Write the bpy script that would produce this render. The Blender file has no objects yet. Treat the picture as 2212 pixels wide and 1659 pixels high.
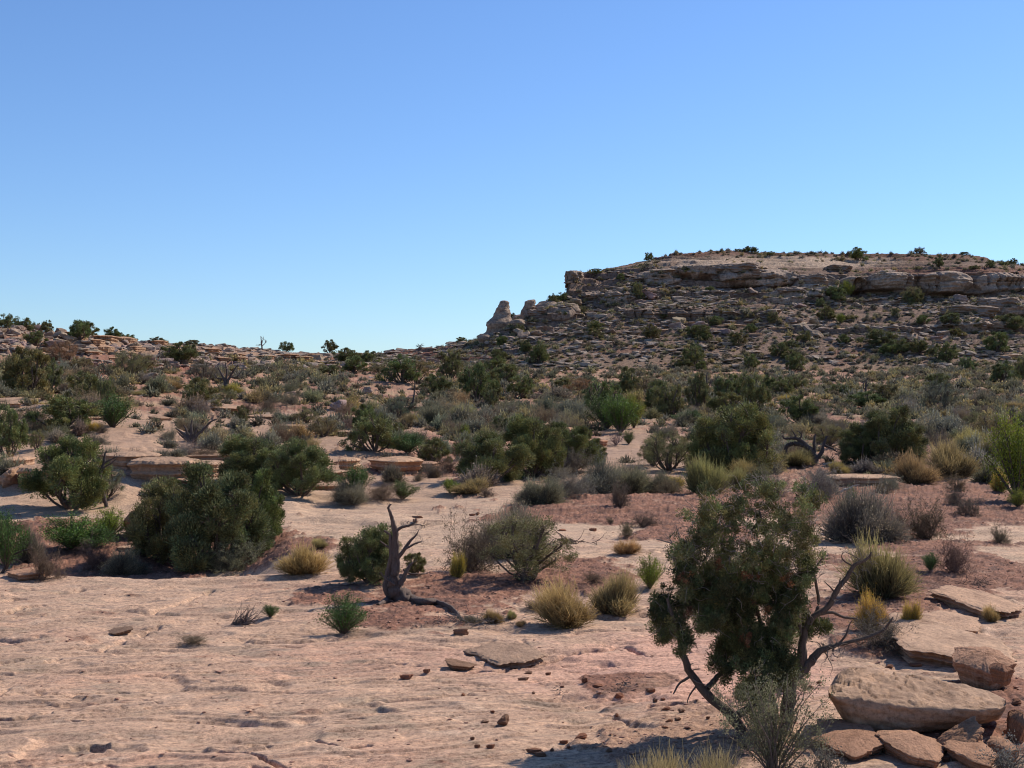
import bpy, math, random
import numpy as np
from mathutils import Vector
R = math.radians
scene = bpy.context.scene
COL = scene.collection

# ------------------------------------------------------------------ camera, sky, sun, exposure
FV = 2670.0                 # focal length measured on a 2212 x 1659 picture
CX, CY = 1106.0, 829.5
HV = 864.0                  # eye level row
PITCH = math.atan((HV - CY) / FV)
cam_d = bpy.data.cameras.new('camera')
cam = bpy.data.objects.new('camera', cam_d)
COL.objects.link(cam)
cam.location = (0, 0, 0)
cam.rotation_euler = (math.pi/2 + PITCH, 0, 0)
cam_d.sensor_width = 36.0
cam_d.lens = 36.0 * FV / 2212.0
cam_d.clip_start = 0.1
cam_d.clip_end = 20000
scene.camera = cam
SUN_AZ, SUN_EL = R(52), R(41)       # azimuth to the right of the view direction
world = bpy.data.worlds.new('World')
scene.world = world
world.use_nodes = True
wn = world.node_tree
bg = wn.nodes['Background']
sky = wn.nodes.new('ShaderNodeTexSky')
sky.sky_type = 'NISHITA'
sky.sun_disc = False
sky.sun_elevation = SUN_EL
sky.sun_rotation = SUN_AZ
sky.altitude = 1500
sky.air_density = 1.3
sky.dust_density = 0.3
sky.ozone_density = 1.0
_mx = wn.nodes.new('ShaderNodeMix'); _mx.data_type = 'RGBA'; _mx.blend_type = 'MULTIPLY'; _mx.inputs[0].default_value = 1
_mx.inputs[7].default_value = (0.48, 0.64, 0.90, 1)
wn.links.new(sky.outputs[0], _mx.inputs[6]); wn.links.new(_mx.outputs[2], bg.inputs[0])
bg.inputs[1].default_value = 0.15
sl = bpy.data.lights.new('sun', 'SUN')
sl.energy = 5.0
sl.angle = R(0.53)
sl.color = (1.0, 0.93, 0.82)
sun = bpy.data.objects.new('sun', sl)
COL.objects.link(sun)
sd = Vector((math.sin(SUN_AZ)*math.cos(SUN_EL), math.cos(SUN_AZ)*math.cos(SUN_EL), math.sin(SUN_EL)))
sun.rotation_euler = (-sd).to_track_quat('-Z', 'Y').to_euler()
sun.location = (30, 20, 40)
scene.view_settings.view_transform = 'Standard'
scene.view_settings.look = 'None'
scene.view_settings.exposure = 0.12
scene.view_settings.gamma = 1.0
scene.cycles.pixel_filter_type = 'BLACKMAN_HARRIS'
scene.cycles.filter_width = 1.05

# ------------------------------------------------------------------ numpy noise
_rs = np.random.RandomState(7)
_perm = np.concatenate([_rs.permutation(256)]*3)
_g = _rs.normal(size=(256, 3)); _g /= np.linalg.norm(_g, axis=1)[:, None]; _g = _g.astype(np.float32)*1.5

def perlin(x, y, z=0.0):
    x, y, z = np.broadcast_arrays(np.asarray(x, np.float32), np.asarray(y, np.float32), np.asarray(z, np.float32))
    xi = np.floor(x).astype(np.int32); yi = np.floor(y).astype(np.int32); zi = np.floor(z).astype(np.int32)
    xf = x-xi; yf = y-yi; zf = z-zi
    u = xf*xf*xf*(xf*(xf*6-15)+10); v = yf*yf*yf*(yf*(yf*6-15)+10); w = zf*zf*zf*(zf*(zf*6-15)+10)
    def gr(a, b, c):
        h = _perm[_perm[_perm[(xi+a) & 255] + ((yi+b) & 255)] + ((zi+c) & 255)]
        g = _g[h]
        return g[..., 0]*(xf-a)+g[..., 1]*(yf-b)+g[..., 2]*(zf-c)
    def lx(b, c): p = gr(0, b, c); return p+u*(gr(1, b, c)-p)
    def ly(c): p = lx(0, c); return p+v*(lx(1, c)-p)
    if np.all(zf == 0): return ly(0)
    p = ly(0)
    return p+w*(ly(1)-p)

def fbm(x, y, z=0.0, o=4, g=0.5):
    a = 1.0; s = 0; t = 0
    for k in range(o):
        s = s + a*perlin(x*2**k+k*17.3, y*2**k-k*9.1, z*2**k if np.any(z) else 0.0); t += a; a *= g
    return s/t

def sstep(a, b, x):
    t = np.clip((x-a)/(b-a), 0, 1); return t*t*(3-2*t)

def terrace(f, A, sharp=0.25):
    t = f/A; k = np.floor(t); t = t-k
    return A*(k+sstep(1-sharp, 1.0, t))-f

# ------------------------------------------------------------------ helpers
def ray(vx, vy):
    v = (CY-vy)/FV; h = (vx-CX)/FV
    den = math.cos(PITCH)-v*math.sin(PITCH)
    return h/den, (math.sin(PITCH)+v*math.cos(PITCH))/den       # x/y , z/y
def px(vx, vy, d):
    a, b = ray(vx, vy); return Vector((a*d, d, b*d))
def proj(X, Y, Z):
    f = Y*math.cos(PITCH)+Z*math.sin(PITCH); up = -Y*math.sin(PITCH)+Z*math.cos(PITCH)
    return CX+FV*X/f, CY-FV*up/f

def mesh_np(name, V, quads=None, tris=None, col=None, smooth=False):
    V = np.asarray(V, np.float32)
    parts = []; ls = []; tot = []
    n = 0
    if quads is not None and len(quads):
        q = np.asarray(quads, np.int32); parts.append(q.ravel()); ls.append(np.arange(len(q), dtype=np.int32)*4); tot.append(np.full(len(q), 4, np.int32)); n = q.size
    if tris is not None and len(tris):
        t = np.asarray(tris, np.int32); parts.append(t.ravel()); ls.append(n+np.arange(len(t), dtype=np.int32)*3); tot.append(np.full(len(t), 3, np.int32))
    L = np.concatenate(parts); S = np.concatenate(ls); T = np.concatenate(tot)
    me = bpy.data.meshes.new(name)
    me.vertices.add(len(V)); me.vertices.foreach_set('co', V.ravel())
    me.loops.add(len(L)); me.loops.foreach_set('vertex_index', L)
    me.polygons.add(len(S)); me.polygons.foreach_set('loop_start', S); me.polygons.foreach_set('loop_total', T)
    me.polygons.foreach_set('use_smooth', np.full(len(S), smooth, bool))
    if col is not None:
        a = me.color_attributes.new('Col', 'FLOAT_COLOR', 'POINT')
        c = np.ones((len(V), 4), np.float32); c[:, :3] = col
        a.data.foreach_set('color', c.ravel())
    me.update(calc_edges=True)
    return me

def link(name, me, mat, parent=None):
    o = bpy.data.objects.new(name, me); COL.objects.link(o)
    if mat: me.materials.clear(); me.materials.append(mat)
    if parent: o.parent = parent
    return o
def tag(o, label=None, cat=None, group=None, kind=None):
    if label: o['label'] = label
    if cat: o['category'] = cat
    if group: o['group'] = group
    if kind: o['kind'] = kind
    return o
def empty(name): 
    o = bpy.data.objects.new(name, None); COL.objects.link(o); o.empty_display_size = 0.3; return o
def copy_tree(o):
    r = o.copy(); COL.objects.link(r)
    for ch in o.children:
        c = ch.copy(); COL.objects.link(c); c.parent = r
        for g in ch.children:
            d = g.copy(); COL.objects.link(d); d.parent = c
    return r

class Acc:
    def __init__(s): s.V = []; s.Q = []; s.T = []; s.C = []; s.n = 0
    def add(s, V, Q=None, T=None, C=(1, 1, 1)):
        V = np.asarray(V, np.float32)
        if Q is not None and len(Q): s.Q.append(np.asarray(Q)+s.n)
        if T is not None and len(T): s.T.append(np.asarray(T)+s.n)
        c = np.empty((len(V), 3), np.float32); c[:] = C
        s.V.append(V); s.C.append(c); s.n += len(V)
    def mesh(s, name, smooth=False):
        return mesh_np(name, np.concatenate(s.V), np.concatenate(s.Q) if s.Q else None, np.concatenate(s.T) if s.T else None, np.concatenate(s.C), smooth)

def tube(acc, P, r, seg=6, col=(1, 1, 1), lump=0.0, rs=np.random):
    P = np.asarray(P, np.float32); n = len(P); r = np.broadcast_to(np.asarray(r, np.float32), (n,))
    T = np.gradient(P, axis=0); T /= np.linalg.norm(T, axis=1)[:, None]+1e-9
    up = np.array([0.31, 0.2, 0.93]) if abs(T[0, 2]) < 0.9 else np.array([1.0, 0.1, 0])
    N = np.cross(T, up); N /= np.linalg.norm(N, axis=1)[:, None]+1e-9
    B = np.cross(T, N)
    a = np.linspace(0, 2*np.pi, seg, endpoint=False)
    rr = r[:, None]*np.ones((1, seg))
    if lump:
        ph = rs.rand()*6
        rr = rr*(1+lump*np.sin(a[None, :]*3+ph+np.linspace(0, 5, n)[:, None])+(.8*lump*np.sin(a[None, :]*7+np.linspace(0, 9, n)[:, None]) if seg > 12 else 0)+lump*0.7*rs.normal(size=(n, seg)))
    V = P[:, None, :]+rr[..., None]*(np.cos(a)[None, :, None]*N[:, None, :]+np.sin(a)[None, :, None]*B[:, None, :])
    i = np.arange(n-1)[:, None]; j = np.arange(seg)[None, :]; j2 = (j+1) % seg
    Q = np.stack([i*seg+j, i*seg+j2, (i+1)*seg+j2, (i+1)*seg+j], -1).reshape(-1, 4)
    acc.add(V.reshape(-1, 3), Q, None, col)

def smooth_path(P, n):
    P = np.asarray(P, float); m = len(P)
    t = np.linspace(0, m-1, n); i = np.clip(t.astype(int), 0, m-2); f = (t-i)[:, None]
    p0 = P[np.clip(i-1, 0, m-1)]; p1 = P[i]; p2 = P[i+1]; p3 = P[np.clip(i+2, 0, m-1)]
    return 0.5*((2*p1)+(-p0+p2)*f+(2*p0-5*p1+4*p2-p3)*f*f+(-p0+3*p1-3*p2+p3)*f**3)

def unit(v): return v/(np.linalg.norm(v, axis=-1, keepdims=True)+1e-9)

def leaves(acc, C, A, L, W, col, rs, cj=0.2):
    """diamond leaves centred C, axis A, length L, width W"""
    n = len(C); A = unit(A); S = unit(np.cross(A, rs.normal(size=(n, 3))))
    L = np.broadcast_to(L, (n,))[:, None]; W = np.broadcast_to(W, (n,))[:, None]
    V = np.stack([C-A*L/2, C+S*W/2, C+A*L/2, C-S*W/2], 1).reshape(-1, 3)
    Q = np.arange(n*4).reshape(-1, 4)
    c = np.broadcast_to(np.asarray(col, float), (n, 3))*(1+cj*rs.normal(size=(n, 1)))
    acc.add(V, Q, None, np.repeat(np.clip(c, 0.005, 1), 4, 0))

def blades(acc, P0, P1, bend, W, c0, c1, rs, cj=0.15):
    """bent tapering strips from P0 to P1"""
    n = len(P0); D = P1-P0; S = unit(np.cross(D, rs.normal(size=(n, 3))))
    W = np.broadcast_to(W, (n,))[:, None]
    M = P0+D*0.5+bend
    V = np.stack([P0-S*W/2, P0+S*W/2, M-S*W*0.4, M+S*W*0.4, P1-S*W*0.12, P1+S*W*0.12], 1).reshape(-1, 3)
    b = np.arange(n)[:, None]*6
    Q = np.concatenate([b+np.array([0, 1, 3, 2]), b+np.array([2, 3, 5, 4])])
    k = (1+cj*rs.normal(size=(n, 1)))
    a0 = np.broadcast_to(np.asarray(c0, float), (n, 3))*k; a1 = np.broadcast_to(np.asarray(c1, float), (n, 3))*k
    C = np.stack([a0, a0, (a0+a1)/2, (a0+a1)/2, a1, a1], 1).reshape(-1, 3)
    acc.add(V, Q, None, np.clip(C, 0.005, 1))

# ------------------------------------------------------------------ materials
def mat(name): 
    m = bpy.data.materials.new(name); m.use_nodes = True; return m, m.node_tree.nodes, m.node_tree.links
def N(nodes, t, **kw):
    n = nodes.new(t)
    for k, v in kw.items():
        if k in n.inputs: n.inputs[k].default_value = v
        else: setattr(n, k, v)
    return n
def mul(nodes, links, a, b, typ='MULTIPLY', fac=1.0):
    m = nodes.new('ShaderNodeMix'); m.data_type = 'RGBA'; m.blend_type = typ
    m.inputs[0].default_value = fac
    for sock, v in ((m.inputs[6], a), (m.inputs[7], b)):
        if isinstance(v, tuple): sock.default_value = v
        else: links.new(v, sock)
    return m.outputs[2]
def ramp(nodes, links, src, stops):
    r = nodes.new('ShaderNodeValToRGB'); links.new(src, r.inputs[0])
    e = r.color_ramp.elements
    while len(e) < len(stops): e.new(0.5)
    for el, (p, c) in zip(e, stops): el.position = p; el.color = (c if len(c) == 4 else (*c, 1))
    return r.outputs[0]

def ground_material(name, near):
    m, n, l = mat(name)
    b = n['Principled BSDF']; b.inputs['Roughness'].default_value = 0.95; b.inputs['Specular IOR Level'].default_value = 0.15
    tc = n.new('ShaderNodeTexCoord'); at = N(n, 'ShaderNodeAttribute', attribute_name='Col')
    def noise(scale, detail=6, rough=0.6, stretch=None):
        t = N(n, 'ShaderNodeTexNoise'); t.inputs['Scale'].default_value = scale; t.inputs['Detail'].default_value = detail; t.inputs['Roughness'].default_value = rough
        if stretch:
            mp = n.new('ShaderNodeMapping'); mp.inputs['Scale'].default_value = stretch; l.new(tc.outputs['Object'], mp.inputs[0]); l.new(mp.outputs[0], t.inputs['Vector'])
        else: l.new(tc.outputs['Object'], t.inputs['Vector'])
        return t.outputs['Fac']
    if near:
        n1 = noise(2.2, 8, 0.7, (0.6, 1.0, 3.0)); n2 = noise(18, 8, 0.75); n3 = noise(90, 4, 0.7)
    else:
        n1 = noise(0.25, 8, 0.7, (0.5, 0.7, 2.5)); n2 = noise(1.6, 8, 0.75); n3 = noise(5, 5, 0.7)
    c = mul(n, l, at.outputs['Color'], ramp(n, l, n1, [(0.3, (0.70, 0.68, 0.68)), (0.5, (1, 1, 1)), (0.68, (1.25, 1.2, 1.15))]))
    c = mul(n, l, c, ramp(n, l, n2, [(0.36, (0.52, 0.49, 0.48)), (0.5, (1, 1, 1)), (0.64, (1.32, 1.30, 1.27))]))
    c = mul(n, l, c, ramp(n, l, n3, [(0.32, (0.55, 0.53, 0.52)), (0.5, (1, 1, 1)), (0.68, (1.25, 1.24, 1.22))]))
    l.new(c, b.inputs['Base Color'])
    ad = n.new('ShaderNodeMath'); ad.operation = 'MULTIPLY_ADD'; l.new(n3, ad.inputs[0]); ad.inputs[1].default_value = 0.35; l.new(n2, ad.inputs[2])
    bp = n.new('ShaderNodeBump'); bp.inputs['Strength'].default_value = 0.9; bp.inputs['Distance'].default_value = 0.011 if near else 0.5
    l.new(ad.outputs[0], bp.inputs['Height']); l.new(bp.outputs[0], b.inputs['Normal'])
    return m
M_GROUND = ground_material('weathered_sandstone_ground', True)
M_MESA = ground_material('mesa_sandstone', False)

def rock_material(name, base, scale, bump, stretch=(1, 1, 3)):
    m, n, l = mat(name)
    b = n['Principled BSDF']; b.inputs['Roughness'].default_value = 0.93; b.inputs['Specular IOR Level'].default_value = 0.2
    tc = n.new('ShaderNodeTexCoord'); oi = n.new('ShaderNodeObjectInfo')
    mp = n.new('ShaderNodeMapping'); mp.inputs['Scale'].default_value = stretch; l.new(tc.outputs['Object'], mp.inputs[0])
    t1 = N(n, 'ShaderNodeTexNoise'); t1.inputs['Scale'].default_value = scale; t1.inputs['Detail'].default_value = 8; t1.inputs['Roughness'].default_value = 0.7; l.new(mp.outputs[0], t1.inputs['Vector'])
    t2 = N(n, 'ShaderNodeTexNoise'); t2.inputs['Scale'].default_value = scale*9; t2.inputs['Detail'].default_value = 8; t2.inputs['Roughness'].default_value = 0.75; l.new(tc.outputs['Object'], t2.inputs['Vector'])
    c = mul(n, l, (*base, 1), ramp(n, l, t1.outputs['Fac'], [(0.3, (0.6, 0.56, 0.55)), (0.5, (1, 1, 1)), (0.7, (1.3, 1.25, 1.2))]))
    c = mul(n, l, c, ramp(n, l, t2.outputs['Fac'], [(0.33, (0.6, 0.58, 0.57)), (0.5, (1, 1, 1)), (0.68, (1.25, 1.22, 1.2))]))
    c = mul(n, l, c, oi.outputs['Color'])
    l.new(c, b.inputs['Base Color'])
    bp = n.new('ShaderNodeBump'); bp.inputs['Strength'].default_value = 0.9; bp.inputs['Distance'].default_value = bump
    l.new(t2.outputs['Fac'], bp.inputs['Height']); l.new(bp.outputs[0], b.inputs['Normal'])
    return m
M_ROCK = rock_material('sandstone_boulder', (0.42, 0.27, 0.18), 2.2, 0.03)
M_TALUS = rock_material('talus_sandstone', (0.33, 0.25, 0.19), 0.7, 0.15)
M_SMALL = rock_material('loose_stone', (0.36, 0.20, 0.14), 6, 0.01)

def leaf_material(name, trans=0.25, rough=0.7):
    m, n, l = mat(name)
    b = n['Principled BSDF']; b.inputs['Roughness'].default_value = rough; b.inputs['Specular IOR Level'].default_value = 0.25
    at = N(n, 'ShaderNodeAttribute', attribute_name='Col'); oi = n.new('ShaderNodeObjectInfo')
    c = mul(n, l, at.outputs['Color'], oi.outputs['Color'])
    l.new(c, b.inputs['Base Color'])
    if trans:
        tr = n.new('ShaderNodeBsdfTranslucent'); l.new(c, tr.inputs[0])
        mx = n.new('ShaderNodeMixShader'); mx.inputs[0].default_value = trans
        l.new(b.outputs[0], mx.inputs[1]); l.new(tr.outputs[0], mx.inputs[2])
        l.new(mx.outputs[0], n['Material Output'].inputs[0])
    return m
M_LEAF = leaf_material('evergreen_foliage', 0.16)
M_SHRUB = leaf_material('shrub_foliage', 0.3, 0.85)
M_BARK = rock_material('juniper_bark', (0.13, 0.095, 0.075), 14, 0.012, (3, 3, 0.4))
M_DEAD = rock_material('silvered_dead_wood', (0.17, 0.145, 0.13), 14, 0.022, (3, 3, 0.4))
M_TWIG = leaf_material('dry_twigs', 0.0, 0.9)

# ------------------------------------------------------------------ the ground
DK = np.array([1.0, 7, 9, 11, 14, 19.5, 25.5, 28, 34, 38, 43, 45, 50, 58, 70, 82, 100, 125, 165, 215, 262, 300])
def zrow(d, row1024):      # height at depth d seen on row (1024 scale)
    return d*(HV*0.46293-np.asarray(row1024, float))/(FV*0.46293)
base = [None, None, 832, 768, 700, 622, 570, 556, 530, 517, 502, 498, 487, 472, 455, 440, 424, 408, 388, 368, 355, 353]
left = [None, None, 832, 768, 700, 622, 576, 575, 545, 522, 500, 492, 470, 452, 428, 408, 388, 359, 325, 340, 350, 352]
l500 = [None, None, 832, 768, 700, 622, 576, 574, 540, 518, 500, 492, 477, 465, 448, 429, 411, 389, 364, 346, 352, 353]
l260 = [None, None, 832, 768, 700, 622, 578, 576, 545, 522, 500, 490, 470, 455, 432, 413, 396, 371, 341, 341, 350, 352]
mid8 = [None, None, 832, 768, 700, 622, 570, 556, 530, 517, 502, 498, 487, 470, 450, 434, 417, 400, 379, 361, 353.5, 353]
right = [None, None, 832, 768, 700, 624, 572, 558, 532, 519, 502, 497, 485, 468, 450, 436, 421, 405, 386, 368, 355, 353]
KC = [(-700, left), (0, left), (260, l260), (500, l500), (800, mid8), (1150, base), (1700, base), (2212, right), (2900, right)]
def colz(rows):
    z = [(-3.2 if r is None else zrow(d, r)) for d, r in zip(DK, rows)]; z[0] = -2.4; z[1] = -3.2
    return np.array(z)
KX = np.array([k for k, _ in KC], float); KZ = np.array([colz(r) for _, r in KC])
gu = np.concatenate([np.arange(-700, -40, 8), np.arange(-40, 2252, 2.0), np.arange(2252, 2908, 8)])
gd = [1.0, 2, 3, 4, 5, 6, 6.6, 7.2]
while gd[-1] < 300:
    d = gd[-1]; gd.append(d+min(d*d/(3.4*1236)*(.5 if 9 < d < 48 else 1.05), 0.0075*d) if d > 7 else d+0.1)
gd = np.array(gd)
U, D = np.meshgrid(gu, gd)
ld = np.log(gd)
Zk = np.array([np.interp(ld, np.log(DK), kz) for kz in KZ])      # key col x depth
# smooth along depth
k = np.hanning(25); k /= k.sum()
Zk = np.array([np.convolve(np.pad(z, 12, 'edge'), k, 'valid') for z in Zk])
Z = np.empty_like(U)
for i in range(len(gd)): Z[i] = np.interp(gu, KX, Zk[:, i])
kx = np.hanning(61); kx /= kx.sum()
Z = np.array([np.convolve(np.pad(z, 30, 'edge'), kx, 'valid') for z in Z])
X = D*(U-CX)/FV; Y = D.copy()

def blob(U, V, cx, cy, rx, ry, soft=0.35, wob=None):
    r = np.sqrt(((U-cx)/rx)**2+((V-cy)/ry)**2)
    if wob is not None: r = r+wob
    return 1-sstep(1-soft, 1+soft, r)
_, V0 = proj(X, Y, Z)
wob = 1.7*fbm(X*0.32, Y*0.22, o=5, g=0.6)+0.5*fbm(X*2.2, Y*1.6, o=3)
# soil patches (picture-measured extents laid onto the ground once)
soil = np.zeros_like(U)
for (cx, cy, rx, ry) in [(1000, 1290, 210, 45), (830, 1330, 120, 22), (1330, 1098, 260, 32), (1700, 1080, 420, 40), (1980, 1090, 330, 70),
                         (2000, 1240, 190, 60), (1880, 1400, 110, 55), (1500, 1150, 140, 30), (1560, 1600, 260, 70), (1350, 1470, 90, 18), (2080, 1560, 200, 110),
                         (1200, 980, 420, 40), (1650, 1000, 400, 40), (600, 1035, 90, 14), (250, 1170, 330, 42), (130, 1130, 120, 30), (560, 1165,120, 30),
                         (1230, 1250, 160, 35), (900, 1010, 140, 16), (1860, 1330, 120, 60), (720,1285,90,20)]:
    soil = np.maximum(soil, blob(U, V0, cx, cy, rx, ry, 0.35, wob))
farsoil = sstep(905, 860, V0+60*wob)*sstep(0, 400, U+300*wob) 
farsoil = np.maximum(farsoil, sstep(1000, 960, V0+80*wob)*sstep(820, 1000, U+200*wob))
farsoil = np.maximum(farsoil, sstep(870, 820, V0+60*wob))
rocky = blob(U, V0, 500, 755, 620, 30, 0.4, wob*1.5)*(D > 60)
rocky = np.maximum(rocky, blob(U, V0, 230, 745, 240, 45, 0.4, wob*1.5)*(D > 60))
soil = np.clip(np.maximum(soil, farsoil*0.95), 0, 1)
light_path = blob(U, V0, 1380, 985, 130, 60, 0.4, wob)      # bare rock streak between the shrubs
soil = soil*(1-0.9*light_path)*(1-0.7*rocky)
nfine = 0.55*fbm(X*0.55+3, Y*0.8, 12.1, o=6, g=0.68)+0.35*fbm(X*2.6, Y*3.6, 14.1, o=4, g=0.7)
soil = sstep(0.22, 0.80, soil*1.15-0.06+2.3*nfine)
rock = 1-soil
# relief: broad swells, then bedding ledges at two scales
amp = sstep(9, 14, D)
Z += 0.14*fbm(X*0.16, Y*0.30, 3.1, o=3)*amp*np.clip(D/25, 0.6, 3)
fieldv = 0.35*fbm(X*0.20+5, Y*0.42, 1.7, o=4, g=0.55)+0.03*X+0.012*Y
Z += rock*(0.035*fbm(X*0.9, Y*1.3, 0.3, o=2))
soil_s = soil**2.2
near = sstep(46, 26, D)
Z += near*rock*0.9*terrace(Z*0.5+0.8*fieldv, 0.085, 0.14)*sstep(-0.15, 0.25, fbm(X*0.5+40, Y*0.8, 2.2, o=3))
_rx, _ry = X*0.94+Y*0.34, -X*0.34+Y*0.94      # bedding runs slightly askew
calm = sstep(-0.18, 0.22, fbm(X*0.30, Y*0.5, 21.0, o=3))
rid = fbm(_rx*0.8, _ry*3.2, 5.5, o=4, g=0.6)
Z -= near*rock*0.16*np.clip(rid-0.24, 0, 1)*calm
Z += near*rock*0.8*terrace(0.22*fbm(_rx*0.30+7, _ry*1.0, 31.0, o=3, g=.45), 0.045, 0.16)
def lines(n, th): return np.clip(1-np.abs(n)/th, 0, 1)**.7
seg1 = sstep(.02, .16, fbm(X*0.45, Y*0.8, 63.0, o=3)); seg2 = sstep(.05, .18, fbm(X*0.9+9, Y*1.5, 73.0, o=3))
Z -= near*rock*(0.060*lines(fbm(_rx*0.22, _ry*1.1, 83.0, o=4, g=.5), .012)*seg1+0.045*lines(fbm(_rx*0.5, _ry*2.8, 93.0, o=4, g=.5), .022)*seg2)
# cracks and broken ledge lines in the near rock
CR = [(4,16,.05,[(0,1330),(90,1330),(200,1310),(320,1290)]),(4,22,.07,[(500,1512),(600,1495),(690,1492),(660,1525),(600,1505)]),(4,14,.06,[(1430,1540),(1600,1535),(1700,1580),(1750,1620),(1860,1650)]),(4,7,.03,[(1100,1515),(1250,1500)]),
 (4,7,.03,[(1860,1460),(2020,1445),(2200,1500)]),(4,8,.035,[(660,890),(800,805),(900,770),(1040,735)]),(4,10,.045,[(940,665),(1120,600),(1240,560),(1380,500)]),(4,13,.05,[(60,650),(150,620),(280,600)]),(4,11,.05,[(380,510),(540,495)]),(4,14,.06,[(0,580),(100,545),(170,548)]),
 (4,6,.03,[(910,975),(1050,955)]),(4,8,.03,[(770,1170),(830,1168)]),(4,8,.03,[(1390,1152),(1440,1138),(1485,1150)]),(4,4,.015,[(1480,1150),(1900,1155)]),(4,8,.03,[(310,970),(390,940)]),(4,6,.03,[(700,860),(760,835),(1000,740)]),(4,8,.03,[(0,985),(160,965)]),(4,6,.025,[(200,1230),(380,1225)]),
 (4,5,.02,[(940,1205),(1040,1232)]),(4,6,.03,[(1640,1640),(1740,1650)]),(4,6,.025,[(1560,575),(1640,570)]),(4,5,.02,[(60,1550),(300,1575)]),(4,5,.02,[(700,1610),(1000,1640)]),(4,6,.03,[(0,1180),(60,1130)]),(4,6,.02,[(450,1345),(650,1350)]),
 (5,7,.03,[(0,1500),(190,1490)]),(5,8,.05,[(830,1022),(1000,1018),(1250,965),(1500,910),(1800,860),(1990,920)]),(5,9,.04,[(820,902),(900,882),(990,830)]),(5,12,.05,[(2000,1252),(2200,1242)]),(5,12,.05,[(1520,775),(1750,765),(1980,745)]),(5,4,.02,[(620,850),(720,862)]),
 (5,5,.02,[(1680,965),(1730,962),(1790,985)]),(5,4,.02,[(0,1560),(330,1540)]),(5,6,.03,[(1300,960),(1160,830)]),(5,5,.02,[(900,1000),(1050,900),(940,870)]),(5,5,.02,[(1700,1290),(1850,1330),(1860,1370)]),(5,6,.03,[(230,970),(410,972)]),(5,8,.03,[(1500,295),(1880,290)]),(5,8,.03,[(1920,265),(2090,268)]),
 (5,5,.02,[(0,245),(140,235)]),(5,5,.02,[(20,130),(300,110)]),(5,5,.02,[(480,180),(700,170)]),(6,6,.03,[(2130,1240),(2000,1100)])]
nr_ = int(np.searchsorted(gd, 40)); Us = U[:nr_]; Vs = V0[:nr_]; TO_ = {4: (0, 1106), 5: (737.3, 1106), 6: (1474.7, 1106)}
jit_x = 5*fbm(X[:nr_]*2.2, Y[:nr_]*2.2, 3.9, o=4); jit_y = 7*fbm(X[:nr_]*2.6, Y[:nr_]*2.6, 8.9, o=4)
crk = np.zeros_like(Us)
for tt_, wd, dep, pts in CR:
    P_ = [(TO_[tt_][0]+x/3, TO_[tt_][1]+y/3) for x, y in pts]; w_ = wd/3*0.55
    for (x0, y0), (x1, y1) in zip(P_, P_[1:]):
        dx, dy = x1-x0, y1-y0; L2 = dx*dx+dy*dy
        tpar = np.clip(((Us+jit_x-x0)*dx+(Vs+jit_y-y0)*dy)/L2, 0, 1); dist = np.hypot((Us+jit_x-x0-tpar*dx)*.6, Vs+jit_y-y0-tpar*dy)
        crk = np.maximum(crk, dep*np.clip(1.25-dist/max(w_, 1.3), 0, 1)**.6)
Z[:nr_] -= crk*2.6
_nb = int(np.searchsorted(gd, 46)); kb = np.hanning(11); kb /= kb.sum()
_Zb = np.array([np.convolve(np.pad(z, 5, 'edge'), kb, 'valid') for z in Z[:_nb]]); _wb = sstep(46, 40, D[:_nb]); Z[:_nb] = _Zb*_wb+Z[:_nb]*(1-_wb)
midm = sstep(24, 36, D)*sstep(150, 95, D)
stepA = 0.34
f2 = Z*1.0+0.5*fbm(X*0.06, Y*0.16, 8.8, o=3)+0.05*fbm(X*0.18, Y*0.9, 77.0, o=3)
Z += midm*rock*0.95*terrace(f2, stepA, 0.4)*sstep(60, -40, U-1000)*0.5
Z += midm*rock*0.7*terrace(f2*1.3+3, 0.16, 0.45)
Z += rocky*1.1*terrace(Z+1.2*fbm(X*0.05, Y*0.05, 4.4, o=4), 1.3, 0.2)
Z += soil_s*(0.055*fbm(X*5, Y*5, 0.5, o=5, g=.6)*np.clip(D/14, 0.8, 4)+0.05*fbm(X*0.9, Y*0.9, 0.9, o=3)*np.clip(D/20, 0.6, 5))
# loose gravel relief on soil
g = perlin(X*11, Y*11, 3.3); Z += soil_s*0.022*np.clip(g-0.25, 0, 1)*sstep(40, 18, D)
# ledge with an undercut shade on the left, and the drop behind the near dome
led = sstep(0, 1, (D-(46+1.2*np.sin(U*0.02)+2.0*fbm(U*0.008, 0*U, 1.1, o=3)))/2.5)
Z += 0.30*(led-1)*sstep(520, 430, U)*sstep(34, 42, D)*(D < 60)*1.0
led2 = sstep(0, 1, (D-(44+0.8*np.sin(U*0.03)))/1.5)
Z += 0.15*(led2-1)*sstep(620, 700, U)*sstep(1000, 880, U)*sstep(36, 41, D)*(D < 60)
Z -= 0.55*sstep(25.6, 27.5, D)*sstep(38, 32, D)*sstep(640, 520, U)
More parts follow.
